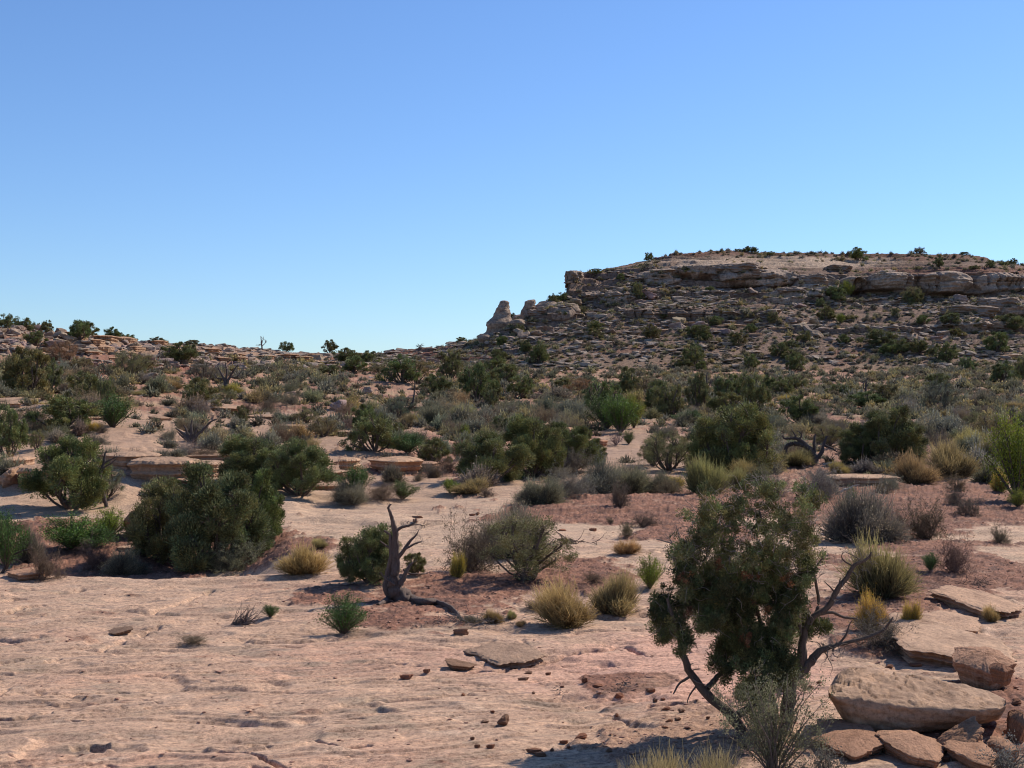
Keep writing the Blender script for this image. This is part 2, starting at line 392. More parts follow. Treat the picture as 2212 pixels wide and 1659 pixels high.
# behind the crest the land falls away
# colours
def mixc(a, b, t): return a*(1-t[..., None])+np.asarray(b)*t[..., None]
c = np.empty(U.shape+(3,)); c[:] = (0.475, 0.303, 0.202)
n_a = fbm(X*0.22, Y*0.35, 6.1, o=5, g=0.6); n_b = fbm(X*0.9+9, Y*1.5, 2.1, o=5, g=0.65); n_c = fbm(X*3.5, Y*5, 4.1, o=4, g=0.65)
c = mixc(c, (0.475, 0.272, 0.182), sstep(-0.1, 0.35, n_a)*0.8)                 # pink
c = mixc(c, (0.31, 0.225, 0.155), sstep(0.02, 0.34, n_b)*0.7)                # grey brown patina
c = mixc(c, (0.58, 0.41, 0.29), sstep(0.15, 0.45, -n_b)*0.6)                 # fresh pale stone
c = mixc(c, (0.22, 0.17, 0.14), sstep(0.18, 0.42, n_c)*0.5)
n_st = fbm(_rx*0.9, _ry*7.0, 44.0, o=5, g=0.62); c = mixc(c, (0.20, 0.145, 0.115), sstep(0.12, 0.30, n_st)*0.62*sstep(60, 25, D))      # bedding streaks: rock varnish, with dark ledge-shade lines painted in
n_s2 = fbm(_rx*2.6, _ry*16.0, 54.0, o=4, g=0.6); c = mixc(c, (0.24, 0.165, 0.12), sstep(0.14, 0.32, n_s2)*0.6*sstep(30, 14, D))                  # finer streaks: lichen, plus painted-in shade of small ledges
c = mixc(c, (0.56, 0.31, 0.22), blob(U, V0, 1500, 1440, 330, 70, 0.5, wob)*0.7)
c = mixc(c, (0.48, 0.335, 0.225), sstep(22, 34, D)*0.55)
c = mixc(c, (0.33, 0.205, 0.135), sstep(38, 58, D)*0.7)
s = np.empty_like(c); s[:] = (0.245, 0.118, 0.076)
n_s = fbm(X*1.3, Y*2.0, 9.9, o=5, g=0.7); n_t = fbm(X*0.12, Y*0.12, 5.9, o=4)
s = mixc(s, (0.13, 0.07, 0.052), sstep(-0.05, 0.25, n_s)*0.85)                # dark crust
s = mixc(s, (0.40, 0.23, 0.15), sstep(0.12, 0.42, -n_s)*0.6)                # sandy patches
far = sstep(45, 90, D)
s = mixc(s, (0.40, 0.225, 0.145), far*sstep(-0.3, 0.3, n_t)*0.8)
s = mixc(s, (0.36, 0.27, 0.16), far*sstep(0.0, 0.35, fbm(X*0.3, Y*0.2, 7.7, o=4))*0.6)  # dry grass
sandy = blob(U, V0, 1560, 1590, 300, 90, 0.4, wob); s = mixc(s, (0.42, 0.26, 0.17), sandy*0.75)
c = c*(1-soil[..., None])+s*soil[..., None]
c = mixc(c, (0.30, 0.19, 0.13), rocky*0.7)
c = mixc(c, (0.27, 0.11, 0.075), blob(U, V0, 150, 790, 320, 22, 0.4, wob)*(D > 70)*0.7)
c = mixc(c, (0.27, 0.11, 0.08), blob(U, V0, 900, 770, 170, 18, 0.4, wob)*(D > 70)*0.7)
# outer sheet: continue past the crest to the horizon
ext = [330, 400, 600, 1000, 2000, 5000]
GX = [X]; GY = [Y]; GZ = [Z]; GC = [c]
for e in ext:
    GX.append((e*(gu-CX)/FV)[None]); GY.append(np.full((1, len(gu)), e)); 
    GZ.append((Z[-1]*max(0, 1-(e-300)/200)-min(14, (e-300)*0.07))[None]); GC.append(c[-1:])
GX, GY, GZ, GC = [np.concatenate(a) for a in (GX, GY, GZ, GC)]
nr, nc = GX.shape
def grid_quads(nr, nc, flip=False):
    i = np.arange(nr-1)[:, None]*nc; j = np.arange(nc-1)[None, :]
    q = np.stack([i+j, i+j+1, i+nc+j+1, i+nc+j], -1).reshape(-1, 4)
    return q[:, ::-1] if flip else q
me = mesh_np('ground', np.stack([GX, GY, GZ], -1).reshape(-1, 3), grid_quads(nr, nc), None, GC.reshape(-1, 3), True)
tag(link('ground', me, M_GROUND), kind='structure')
# wide plain below and around everything
pa = Acc(); 
pa.add([(-9000, -9000, -16), (9000, -9000, -16), (9000, 9000, -16), (-9000, 9000, -16)], [(0, 1, 2, 3)], None, (0.36, 0.24, 0.17))
tag(link('plain', pa.mesh('plain'), M_MESA), kind='structure')

# ------------------------------------------------------------------ the mesa
MK = {
 -300: [(800,205),(790,228),(789,229),(787,236),(786,240),(785,241),(784,246),(783,250),(782,251),(781,256),(780,262)],
 700: [(800,205),(790,228),(789,229),(787,236),(786,240),(785,241),(784,246),(783,250),(782,251),(781,256),(780,262)],
 830: [(800,205),(782,228),(779,229),(775,236),(772,240),(770,241),(767,246),(766,250),(765,251),(764,256),(763,262)],
 930: [(802,205),(778,228),(774,229),(769,236),(764,240),(761,241),(757,246),(755,250),(753,251),(751,254),(749,258)],
 1040: [(804,205),(770,226),(765,227),(758,236),(754,240),(746,241),(742,246),(740,250),(738,251),(737,254),(736,258)],
 1070: [(804,205),(760,227),(755,228),(745,236),(735,240),(724,242),(718,246),(714,250),(712,251),(709,254),(708,258)],
 1130: [(806,205),(745,228),(738,229),(725,237),(716,241),(697,243),(692,247),(690,250),(688,251),(687,254),(686,258)],
 1190: [(806,205),(738,228),(729,229),(711,238),(702,242),(665,245),(657,252),(655,257),(653,258),(652,262),(651,266)],
 1222: [(806,205),(732,228),(724,229),(706,240),(698,243),(664,246),(655,254),(648,257),(640,258),(636,264),(634,268)],
 1230: [(806,205),(732,228),(724,229),(706,240),(698,243),(664,246),(655,254),(648,257),(602,260),(594,266),(591,272)],
 1260: [(806,205),(728,228),(720,229),(702,240),(690,246),(682,247),(662,256),(652,258),(597,263),(590,270),(588,278)],
 1350: [(808,205),(706,236),(688,240),(668,241),(658,252),(650,254),(622,256),(613,262),(585,266),(578,275),(574,284)],
 1450: [(808,205),(700,238),(688,240),(668,241),(655,252),(645,258),(630,259),(616,264),(568,268),(557,281),(547,292)],
 1550: [(810,205),(700,238),(687,240),(669,241),(655,252),(642,258),(630,259),(615,265),(574,269),(558,284),(542,300)],
 1650: [(810,205),(702,238),(685,240),(673,241),(657,252),(645,257),(630,259),(614,266),(580,269),(562,286),(543,305)],
 1750: [(812,205),(722,232),(716,233),(702,240),(655,255),(629,257),(623,263),(617,267),(590,270),(563,288),(546,305)],
 1850: [(812,205),(716,233),(708,234),(701,240),(656,256),(650,257),(642,262),(637,266),(598,268),(577,284),(547,305)],
 1950: [(812,205),(726,230),(707,232),(701,239),(662,256),(656,257),(648,262),(634,266),(590,268),(577,280),(548,305)],
 2090: [(812,205),(708,236),(694,238),(672,248),(662,256),(654,257),(647,262),(638,266),(586,268),(575,280),(551,305)],
 2160: [(812,205),(716,236),(706,237),(694,246),(686,249),(647,252),(640,261),(632,265),(588,267),(577,280),(563,300)],
 2212: [(812,205),(716,236),(706,237),(694,246),(684,249),(643,252),(635,261),(627,265),(586,267),(581,280),(574,298)],
 2900: [(812,205),(726,236),(716,237),(704,246),(700,249),(675,252),(670,261),(665,265),(640,267),(635,280),(628,298)],
}
mx = np.array(sorted(MK)); MR = np.array([[p[0] for p in MK[a]] for a in mx], float); MD = np.array([[p[1] for p in MK[a]] for a in mx], float)
mu = np.concatenate([np.arange(560, 780, 8), np.arange(780, 2240, 1.6), np.arange(2240, 2900, 10)])
kp = MR.shape[1]
counts = [80, 26, 44, 34, 30, 36, 26, 30, 44, 40]
ts = np.concatenate([k+np.linspace(0, 1, c, endpoint=False) for k, c in enumerate(counts)]+[[kp-1]])
Rk = np.array([np.interp(ts, np.arange(kp), r) for r in MR]); Dk = np.array([np.interp(ts, np.arange(kp), r) for r in MD])
MRow = np.array([np.interp(mu, mx, Rk[:, i]) for i in range(len(ts))]); MDep = np.array([np.interp(mu, mx, Dk[:, i]) for i in range(len(ts))])
MU = np.broadcast_to(mu, MRow.shape); TS = np.broadcast_to(ts[:, None], MRow.shape)
MZ = MDep*np.tan(PITCH+np.arctan((CY-MRow)/FV)); MY = MDep.copy(); MX = MY*(MU-CX)/FV
cliff = sum(sstep(a-0.15, a+0.15, TS)*sstep(b+0.15, b-0.15, TS) for a, b in ((1, 2), (2, 3) if False else (4, 5), (7, 8)))
cliffA = cliff.copy()
# is a segment steep here?  (rise over run)
dz = np.gradient(MZ, axis=0); dy = np.gradient(MY, axis=0); steep = sstep(0.8, 2.5, dz/(np.abs(dy)+1e-3))
talus = 1-steep
# relief
fade = sstep(0, 0.6, TS)
ridge = 1-np.abs(fbm(MX*0.07, MZ*0.10, 2.5, o=4))*2
MY += fade*steep*sstep(1225, 1262, MU)*(2.2*fbm(MX*0.06, MZ*0.12, 3.7, o=4)-1.2*ridge)+fade*steep*1.0*fbm(MX*0.22, MZ*0.9, 1.2, o=4)
MY += fade*steep*0.9*np.sin(MZ*2.1+2.0*fbm(MX*0.05, MZ*0.1, 5.0, o=3))*sstep(-0.3, 0.3, fbm(MX*0.1, MZ*0.2, 6.6, o=2))
MY += fade*1.2*fbm(MX*0.05, MY*0.05, 9.1, o=3)
MZ += fade*talus*(0.35*fbm(MX*0.25, MY*0.25, 0.7, o=5)+0.9*terrace(MZ+1.2*fbm(MX*0.04, MY*0.05, 3.9, o=4), 1.5, 0.25)*sstep(-0.2, 0.25, fbm(MX*0.05+3, MZ*0.2, 1.9, o=3))*sstep(0.4, 1, TS))
# rounded domes of bare rock bulging out of the slope (cx, cy, rx, ry, lift)
def dome(cx, cy, rx, ry, h):
    b = np.clip(1-((MU-cx)/rx)**2-((MRow-cy)/ry)**2, 0, 1); return h*np.sqrt(b)
DOMES = [(2092, 690, 68, 22, 3.2), (1940, 722, 42, 18, 2.4), (2180, 665, 60, 22, 2.5), (1215, 672, 36, 18, 1.2), (1660, 600, 70, 18, 3.0), (1765, 618, 55, 18, 3.5), (1840, 612, 30, 16, 2.5),
         (1600, 590, 50, 22, 3.0), (1500, 580, 55, 18, 2.5), (2040, 612, 60, 26, 3.0), (1920, 606, 50, 22, 3), (1700, 640, 60, 12, 2), (1425,600,50,20,2.5), (2160,612,60,24,2.5), (1330,640,45,14,1.5)]
dm = np.zeros_like(MZ)
for cx, cy, rx, ry, h in DOMES:
    q = dome(cx, cy, rx, ry, h*1.05); dm = np.maximum(dm, q)
dm = dm*(1+.9*fbm(MX*.18, MZ*.6, 4.1, o=4)); MY -= dm*0.9; MZ += dm*0.10
jn = lines(fbm(MX*0.11, MZ*0.03, 13.0, o=4, g=.6), .035)*steep*fade; MY += 1.6*jn
st_ = fbm(MX*0.03, MZ*1.6, 23.0, o=4, g=.6); MY += fade*steep*1.0*np.clip(np.abs(st_)*2-.1, 0, .6)
MZ += fade*talus*.5*np.abs(fbm(MX*.5, MY*.7, 3.3, o=4, g=.65))
# caves and overhang recesses
for cx, cy, rx, ry, h in [(1620, 603, 50, 5, 5), (1590, 618, 60, 6, 6), (1470, 598, 25, 5, 4), (1850, 625, 16, 22, 6), (1880, 632, 50, 6, 5), (2060, 640, 70, 6, 6), (1745, 628, 40, 5, 4), (1690, 622, 30, 5, 4),
                          (1520, 600, 22, 6, 4), (2000, 655, 60, 8, 4), (1975, 588, 60, 3, 3), (2110, 587, 60, 3, 3), (2180, 690, 40, 6, 4), (1440, 586, 40, 4, 3), (1300,600,18,5,3), (1380,628,14,8,3), (2130,600,4,22,4)]:
    MY += dome(cx, cy, rx, ry, h*.55)
# colours
MC = np.empty(MY.shape+(3,)); MC[:] = (0.34, 0.255, 0.19)
mn = fbm(MX*0.06, MZ*0.15, 1.5, o=5, g=0.6); mm = fbm(MX*0.3, MZ*1.2, 7.5, o=5, g=0.65); mw = fbm(MX*0.08, MY*0.1, 2.7, o=4)
MC = mixc(MC, (0.40, 0.25, 0.17), steep*sstep(0, 0.4, mn)*0.7)
MC = mixc(MC, (0.44, 0.35, 0.26), sstep(0.05, 0.35, -mm)*0.7)
MC = mixc(MC, (0.23, 0.15, 0.115), sstep(0.1, 0.4, mm)*0.6)
tal = sstep(0.1, 0.7, TS)*talus
MC = mixc(MC, (0.235, 0.155, 0.115), talus*0.75)
MC = mixc(MC, (0.30, 0.145, 0.10), talus*sstep(0.1, 0.4, mw)*sstep(735, 775, MRow)*0.8)
MC = mixc(MC, (0.27, 0.12, 0.085), blob(MU, MRow, 900, 772, 170, 22, 0.4, mw)*0.8)
MC = mixc(MC, (0.26, 0.13, 0.09), blob(MU, MRow, 2040, 585, 200, 9, 0.4, 0.5*mw)*0.85)
MC = mixc(MC, (0.19, 0.10, 0.07), sstep(9.35, 9.75, TS+0.3*mw)*0.85)                 # red soil on top
MC = mixc(MC, (0.66, 0.51, 0.37), blob(MU, MRow, 1720, 566, 270, 12, 0.35, 1.2*mw)*0.7)  # pale slickrock
MC = mixc(MC, (0.22, 0.13, 0.10), blob(MU, MRow, 1265, 590, 34, 5, 0.4, 0.4*mw)*0.8)
MC = mixc(MC, (0.56, 0.45, 0.35), sstep(0.3, 1.4, dm)*0.7)
MC = mixc(MC, (0.38, 0.28, 0.18), sstep(0.6, 0.0, TS)*0.5)
MC = MC*np.array([.86, .80, .77])
# back slope
bY = [320, 360, 450]; 
MXe, MYe, MZe, MCe = [MX], [MY], [MZ], [MC]
for q, drop in zip((12, 40, 120), (0.5, 6, 60)):
    y = MY[-1]+q; MYe.append(y[None]); MXe.append((MX[-1]+q*(mu-CX)/FV)[None]); MZe.append((MZ[-1]+(0 if q == 12 else 0)-drop)[None]); MCe.append(MC[-1:])
MXe, MYe, MZe, MCe = [np.concatenate(a) for a in (MXe, MYe, MZe, MCe)]
me = mesh_np('mesa', np.stack([MXe, MYe, MZe], -1).reshape(-1, 3), grid_quads(*MXe.shape), None, MCe.reshape(-1, 3), True)
tag(link('mesa', me, M_MESA), kind='structure')

# ------------------------------------------------------------------ picture point -> terrain point
GU, GV = proj(X, Y, Z)
SU, SV = proj(MX, MY, MZ)
# running minimum of rows so hidden strips are skipped
GVm = np.minimum.accumulate(np.where(D < 7, 5000, GV), axis=0)
SVm = np.minimum.accumulate(SV, axis=0)
def hit(vx, vy):
    j = int(np.clip(np.searchsorted(gu, vx), 0, len(gu)-1)); colv = GVm[:, j]
    i = int(np.searchsorted(-colv, -vy)); best = None
    if i < len(gd): best = (Y[i, j], Z[i, j], GV[i, j])
    if mu[0] < vx < mu[-1]:
        jm = int(np.clip(np.searchsorted(mu, vx), 0, len(mu)-1)); cm = SVm[:, jm]
        im = int(np.searchsorted(-cm, -vy))
        if im < len(ts) and SV[0, jm] > vy:
            y = MY[im, jm]
            gz = np.interp(y, gd, Z[:, j])
            if (best is None or y < best[0]+3) and MZ[im, jm] > gz-0.2: best = (y, MZ[im, jm], 0)
            elif best is None: best = (y, MZ[im, jm], 0)
    if best is None:   # above the skyline: put on the crest
        i = int(np.argmin(GV[:, j])); g1 = (Y[i, j], Z[i, j], GV[i, j])
        if mu[0] < vx < mu[-1]:
            im = int(np.argmin(SV[:, jm]))
            if SV[im, jm] < g1[2]: g1 = (MY[im, jm], MZ[im, jm], 0)
        best = g1
    y, z, _ = best
    return Vector((y*(vx-CX)/FV, y, z))
def gz(x, y):
    u = CX+FV*x/y; j = int(np.clip(np.searchsorted(gu, u), 0, len(gu)-1)); return float(np.interp(y, gd, Z[:, j]))
TO = {1: (0, 630.9), 2: (737.3, 630.9), 3: (1474.7, 630.9), 4: (0, 1106), 5: (737.3, 1106), 6: (1474.7, 1106), 7: (987, 494), 8: (1553, 494)}
def T(t, x, y):
    k = 0.2976 if t >= 7 else 1/3; return TO[t][0]+x*k, TO[t][1]+y*k
def K(t): return 0.2976 if t >= 7 else 1/3

def norm(*ms):
    """scale meshes together so that the plant fills width 1 and height 1"""
    vs = []
    for m in ms:
        v = np.empty(len(m.vertices)*3, np.float32); m.vertices.foreach_get('co', v); vs.append(v.reshape(-1, 3))
    w = vs[-1]; lo = np.percentile(w, 1.2, axis=0); hi = np.percentile(w, 98.8, axis=0); sw = 0.5*(hi[0]-lo[0]+hi[1]-lo[1]); cx = (hi+lo)/2
    for m, v in zip(ms, vs):
        v[:, 0] = (v[:, 0]-cx[0])/sw; v[:, 1] = (v[:, 1]-cx[1])/sw; v[:, 2] /= hi[2]
        m.vertices.foreach_set('co', v.ravel()); m.update()
    return ms
# ------------------------------------------------------------------ plant prototypes (unit size: height 1, width 1, base at 0)
def juniper_mesh(seed, nlobe=9, bare=7, nclump=330, nleaf=70, ls=0.032, low=0.05, hue=(0.162, 0.168, 0.062), sparse=0.0, stem=0.035, columnar=0.0):
    rs = np.random.RandomState(seed); tr = Acc(); cr = Acc()
    lobes = []
    for k in range(nlobe):
        f = (k+0.5)/nlobe; a = k*2.399+rs.uniform(-.5, .5)
        z = 0.14+low+(0.86-0.14-low)*rs.permutation(nlobe)[0]/max(nlobe-1, 1)*rs.uniform(.85, 1.05)
        z = (0.12+low)+(0.72-low)*f+rs.uniform(-.05, .05)
        rad = 0.40*math.sqrt(max(0.02, 1-((z-0.30)/0.62)**2))*rs.uniform(0.55, 1.1)*(1-columnar*0.35)
        r = rs.uniform(0.09, 0.19)*(1-0.15*f)
        lobes.append((np.array([rad*math.cos(a), rad*math.sin(a), min(z, 1-r)]), r))
    lobes.append((np.array([rs.normal()*.08, rs.normal()*.08, 0.42]), 0.22))
    nst = rs.randint(2, 5)
    roots = [np.array([rs.uniform(-.04, .04), rs.uniform(-.04, .04), -0.03]) for _ in range(nst)]
    for k, (c, r) in enumerate(lobes):
        p0 = roots[k % nst]; mid = (p0*0.5+c*0.5)+rs.normal(size=3)*0.05; mid[2] = max(mid[2]-0.06, 0.1)
        P = smooth_path([p0, p0*0.7+mid*0.3+rs.normal(size=3)*0.015, mid, c, c+rs.normal(size=3)*r*0.4], 9)
        tube(tr, P, np.linspace(stem*rs.uniform(.6, 1), stem*0.15, 9), 5, (1, 1, 1), 0.12, rs)
        for q in range(3):
            e = c+unit(rs.normal(size=3)+np.array([0, 0, .5]))*r*rs.uniform(0.9, 1.25)
            tube(tr, smooth_path([mid*0.3+c*0.7, c+rs.normal(size=3)*r*0.3, e], 5), np.linspace(stem*0.3, stem*0.06, 5), 3, (1, 1, 1), 0, rs)
    for q in range(bare):      # dead limbs reaching out of the crown
        c, r = lobes[rs.randint(len(lobes))]; d = unit(rs.normal(size=3)+np.array([0, 0, .9])); p = c.copy(); Q = [p]; l = r*rs.uniform(1.3, 2.0)
        for s_ in range(6): d = unit(d+rs.normal(size=3)*.3); Q.append(Q[-1]+d*l/6)
        tube(tr, Q, np.linspace(stem*.22, stem*.05, 7), 3, (1, 1, 1), 0, rs)
        for z_ in range(3):
            d2 = unit(d+rs.normal(size=3)*.7); tube(tr, [Q[3], Q[3]+d2*l*.2, Q[3]+unit(d2+rs.normal(size=3)*.4)*l*.4], [stem*.12, stem*.08, stem*.03], 3, (1, 1, 1), 0, rs)
    w = np.array([r**2 for _, r in lobes]); w /= w.sum()
    hue = np.array(hue)
    subs = []
    for c, r in lobes:
        for z_ in range(8):
            d = unit(rs.normal(size=3)); d[2] = d[2]*.9+.15; subs.append((c+d*r*rs.uniform(.75, 1.1), r, d, rs.uniform(.55, 1.5), w[0]))
    ws = np.array([q[1]**2 for q in subs]); ws /= ws.sum()
    for q in range(nclump):
        sc_, r, d, br, _ = subs[rs.choice(len(subs), p=ws)]
        if rs.rand() < sparse: continue
        cc = sc_+unit(rs.normal(size=3))*r*.40*rs.rand()**.5-(d*r*.5*rs.rand() if rs.rand() < .35 else 0)
        if cc[2] < 0.03+low*0.5: cc[2] = 0.03+low*0.5+rs.rand()*0.05
        cr_ = rs.uniform(0.026, 0.056)*(1.25-0.3*sparse)
        n = int(nleaf*rs.uniform(0.6, 1.2)*(cr_/0.05))
        dd = unit(rs.normal(size=(n, 3))); rad = cr_*rs.rand(n)**0.45
        P = cc+dd*rad[:, None]*np.array([1, 1, 1.25])
        A = dd+d*0.7+np.array([0, 0, 0.8])+rs.normal(size=(n, 3))*0.4
        col = hue*br*rs.uniform(0.8, 1.2)*np.array([rs.uniform(.85, 1.25), 1, rs.uniform(.8, 1.1)])
        leaves(cr, P, A, ls*rs.uniform(0.6, 1.2, n), ls*0.42, col, rs, 0.22)
    # sprigs breaking the outline
    n = int(nclump*5)
    kk = rs.choice(len(lobes), n, p=w); C0 = np.array([lobes[k][0] for k in kk]); RR = np.array([lobes[k][1] for k in kk])
    d = unit(rs.normal(size=(n, 3))+np.array([0, 0, .3])); P0 = C0+d*RR[:, None]*rs.uniform(0.8, 1.25, (n, 1)); P0[:, 2] = np.maximum(P0[:, 2], 0.04)
    leaves(cr, P0, d+np.array([0, 0, .6]), ls*1.7, ls*0.5, hue*1.1, rs, 0.3)
    return norm(tr.mesh('trunk'), cr.mesh('crown'))

def leafy_mesh(seed, n_st=26, nl=4200, ls=0.032, hue=(0.17, 0.24, 0.05)):
    """many-stemmed broad-leaved bush"""
    rs = np.random.RandomState(seed); tr = Acc(); cr = Acc(); hue = np.array(hue); per = nl//n_st
    for k in range(n_st):
        a = rs.rand()*6.28; lean = rs.rand()**0.6
        e = np.array([math.cos(a)*lean*0.46, math.sin(a)*lean*0.46, rs.uniform(0.55, 1.0)*(1-0.35*lean*lean)])
        P = smooth_path([(0, 0, -.02), (e[0]*.4, e[1]*.4, e[2]*.42), e*0.8+rs.normal(size=3)*.03, e], 8)
        tube(tr, P, np.linspace(.014, .003, 8), 4, (1, 1, 1), 0, rs)
        t = rs.uniform(0.25, 1.0, per)*7; i = np.clip(t.astype(int), 0, 6); f = (t-i)[:, None]
        Q = P[i]*(1-f)+P[i+1]*f
        off = unit(rs.normal(size=(per, 3)))*(0.02+0.13*rs.rand(per)[:, None]**1.3)
        Q = Q+off; Q[:, 2] = np.maximum(Q[:, 2], 0.02)
        col = hue*rs.uniform(0.7, 1.3)
        leaves(cr, Q, off+np.array([0, 0, .05])+rs.normal(size=(per, 3))*.03, ls*rs.uniform(.6, 1.2, per), ls*.55, col, rs, .25)
    return norm(tr.mesh('stems'), cr.mesh('foliage'))

def mound_mesh(seed, n=1500, w=0.012, c0=(0.10, 0.085, 0.065), c1=(0.24, 0.225, 0.155), up=0.35, leaf=0.0, lc=None, ln=0, ls=0.02, jag=0.2, arch=0.03, sub=6):
    """several overlapping sprays of fine stems: sagebrush, rabbitbrush, grass by settings"""
    rs = np.random.RandomState(seed); a = Acc(); PP0 = []; PP1 = []; DD = []; TN = []
    for q in range(sub):
        m = n//sub; ca = q*2.4+rs.rand(); cr = 0.34*math.sqrt(q/sub)*(1 if sub > 1 else 0)*rs.uniform(.8, 1.3)
        c = np.array([cr*math.cos(ca), cr*math.sin(ca), 0]); R_ = rs.uniform(.24, .36) if sub > 1 else .5; H_ = rs.uniform(.42, 1.0)*(1-.6*cr)
        ph = rs.uniform(0, 6.28, m); el = np.clip(np.arccos(rs.uniform(0, 1, m)**(1/(1+up*2)))*1.08, 0, 1.5)
        L = rs.uniform(.55, 1.0, m)**.7*(1+jag*rs.normal(size=m)*.5)
        D = np.stack([np.sin(el)*np.cos(ph)*R_, np.sin(el)*np.sin(ph)*R_, np.cos(el)**.8*H_], 1); P1 = c+D*L[:, None]
        t0 = rs.uniform(0, .7, m)[:, None]; r0 = c*.45+np.stack([rs.normal(size=m)*.03, rs.normal(size=m)*.03, np.zeros(m)], 1)
        P0 = r0*(1-t0)+P1*t0*np.array([1, 1, .82]); PP0.append(P0); PP1.append(P1); DD.append(D); TN.append(np.full((m, 1), rs.uniform(.75, 1.25)))
    P0 = np.concatenate(PP0); P1 = np.concatenate(PP1)+rs.normal(size=(len(P0), 3))*.018; D = unit(np.concatenate(DD)); tn = np.concatenate(TN); n = len(P0)
    P0[:, 2] = np.maximum(P0[:, 2]-.01, -.02); P1[:, 2] = np.maximum(P1[:, 2], .015)
    h = np.clip(np.linalg.norm(P1*np.array([1, 1, 1]), axis=1), 0, 1)[:, None]
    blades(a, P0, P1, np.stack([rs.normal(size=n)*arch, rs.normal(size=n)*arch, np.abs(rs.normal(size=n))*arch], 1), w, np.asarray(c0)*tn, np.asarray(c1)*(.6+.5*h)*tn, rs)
    if ln:
        k = rs.randint(0, n, ln); f = rs.uniform(.3, 1.05, ln)[:, None]
        Q = P0[k]*(1-f)+P1[k]*f+rs.normal(size=(ln, 3))*.014
        leaves(a, Q, D[k]+rs.normal(size=(ln, 3))*.5, ls*rs.uniform(.5, 1.3, ln), ls*.5, np.asarray(lc)*tn[k], rs, .25)
    return norm(a.mesh('stems'))[0]

def bare_mesh(seed, n_st=14, spread=0.5, th=0.02, upright=0.6, gen=3, col=(1, 1, 1), jit=0.16):
    """leafless branching wood"""
    rs = np.random.RandomState(seed); a = Acc()
    def grow(p, d, L, r, g):
        k = 5; P = [p]; dd = d.copy()
        for i in range(k):
            dd = unit(dd+rs.normal(size=3)*jit); P.append(P[-1]+dd*L/k)
        P = np.array(P); tube(a, P, np.linspace(r, r*.45, k+1), 5 if r > .008 else 3, col, 0, rs)
        if g > 0:
            for q in range(rs.randint(2, 5)):
                i = rs.randint(2, k+1); nd = unit(dd*0.8+rs.normal(size=3)*.55+np.array([0, 0, .12]))
                grow(P[i], nd, L*rs.uniform(.45, .75), r*.5, g-1)
    for s in range(n_st):
        an = rs.rand()*6.28; d = unit(np.array([math.cos(an)*spread, math.sin(an)*spread, upright+rs.rand()*.5]))
        grow(np.array([rs.normal()*.02, rs.normal()*.02, -.02]), d, rs.uniform(.35, .6), th*rs.uniform(.6, 1.1), gen)
    me = a.mesh('branches'); co = np.concatenate(a.V)
    # normalise to the unit box
    hi = np.percentile(co[:, 2], 99.7); wd = np.percentile(np.abs(co[:, :2]), 99)*2
    co[:, 2] /= hi; co[:, :2] /= wd; me.vertices.foreach_set('co', co.astype(np.float32).ravel()); me.update()
    return me

# prototypes are data only: every plant object below is made from them with obj.copy()-like linking
JM = [juniper_mesh(10+i, nlobe=rl+3, sparse=sp, low=lo, columnar=cl) for i, (rl, sp, lo, cl) in enumerate([(9, 0, 0, 0), (12, 0, 0, 0), (7, .1, .08, .5), (10, .15, .02, 0), (8, .25, .12, .3), (13, .05, 0, 0)])]
JN = [juniper_mesh(40+i, nlobe=rl+2, bare=16, nclump=1300, nleaf=62, ls=0.023, sparse=0.05, stem=.03, low=lo) for i, (rl, lo) in enumerate([(14, 0), (18, 0), (12, .03)])]
JS = [juniper_mesh(60+i, nlobe=15, bare=26, nclump=760, nleaf=55, ls=0.017, sparse=0.3, stem=.03, hue=(0.145, 0.15, 0.09)) for i in range(2)]
LF = [leafy_mesh(80+i, n_st=44, nl=9000, ls=.030) for i in range(3)]
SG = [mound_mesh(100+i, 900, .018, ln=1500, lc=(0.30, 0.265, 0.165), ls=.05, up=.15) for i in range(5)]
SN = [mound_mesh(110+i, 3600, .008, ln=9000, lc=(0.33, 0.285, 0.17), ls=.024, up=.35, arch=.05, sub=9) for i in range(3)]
def twiggy_mesh(seed, n_st=30, spread=.95, leafn=9500, ls=.022, lc=(.27, .235, .155), wc=(.20, .165, .13)):
    """low shrub of crooked forking stems with small leaves along them"""
    rs = np.random.RandomState(seed); a = Acc(); pts = []
    def grow(p, d, L, r, g):
        P = [p]; dd = d.copy()
        for i in range(4): dd = unit(dd+rs.normal(size=3)*.22); P.append(P[-1]+dd*L/4)
        P = np.array(P); tube(a, P, np.linspace(r, r*.5, 5), 3, wc, 0, rs); 
        if g < 3: pts.append(P[1:])
        if g > 0:
            for q in range(rs.randint(2, 5)): grow(P[rs.randint(2, 5)], unit(dd+rs.normal(size=3)*.6+np.array([0, 0, .15])), L*rs.uniform(.5, .8), r*.6, g-1)
    for k in range(n_st):
        an = rs.rand()*6.28; q = spread*rs.rand()**.6
        grow(np.array([rs.normal()*.05, rs.normal()*.05, -.02]), unit(np.array([math.cos(an)*q, math.sin(an)*q, .35+.5*rs.rand()])), rs.uniform(.2, .42), .007, 3)
    C = np.concatenate(pts); k = rs.randint(0, len(C), leafn); o_ = rs.normal(size=(leafn, 3))*.016
    leaves(a, C[k]+o_, o_+rs.normal(size=(leafn, 3))*.02+np.array([0, 0, .02]), ls*rs.uniform(.5, 1.3, leafn), ls*.45, np.array(lc), rs, .3)
    return norm(a.mesh('stems'))[0]
TG = [twiggy_mesh(170+i, n_st=34+6*i) for i in range(4)]
RB = [mound_mesh(120+i, 3400, .0085, c0=(0.11, .09, .06), c1=(.46, .355, .165), up=.9, ln=2500, lc=(.52, .40, .18), ls=.018, jag=.22, sub=8) for i in range(3)]
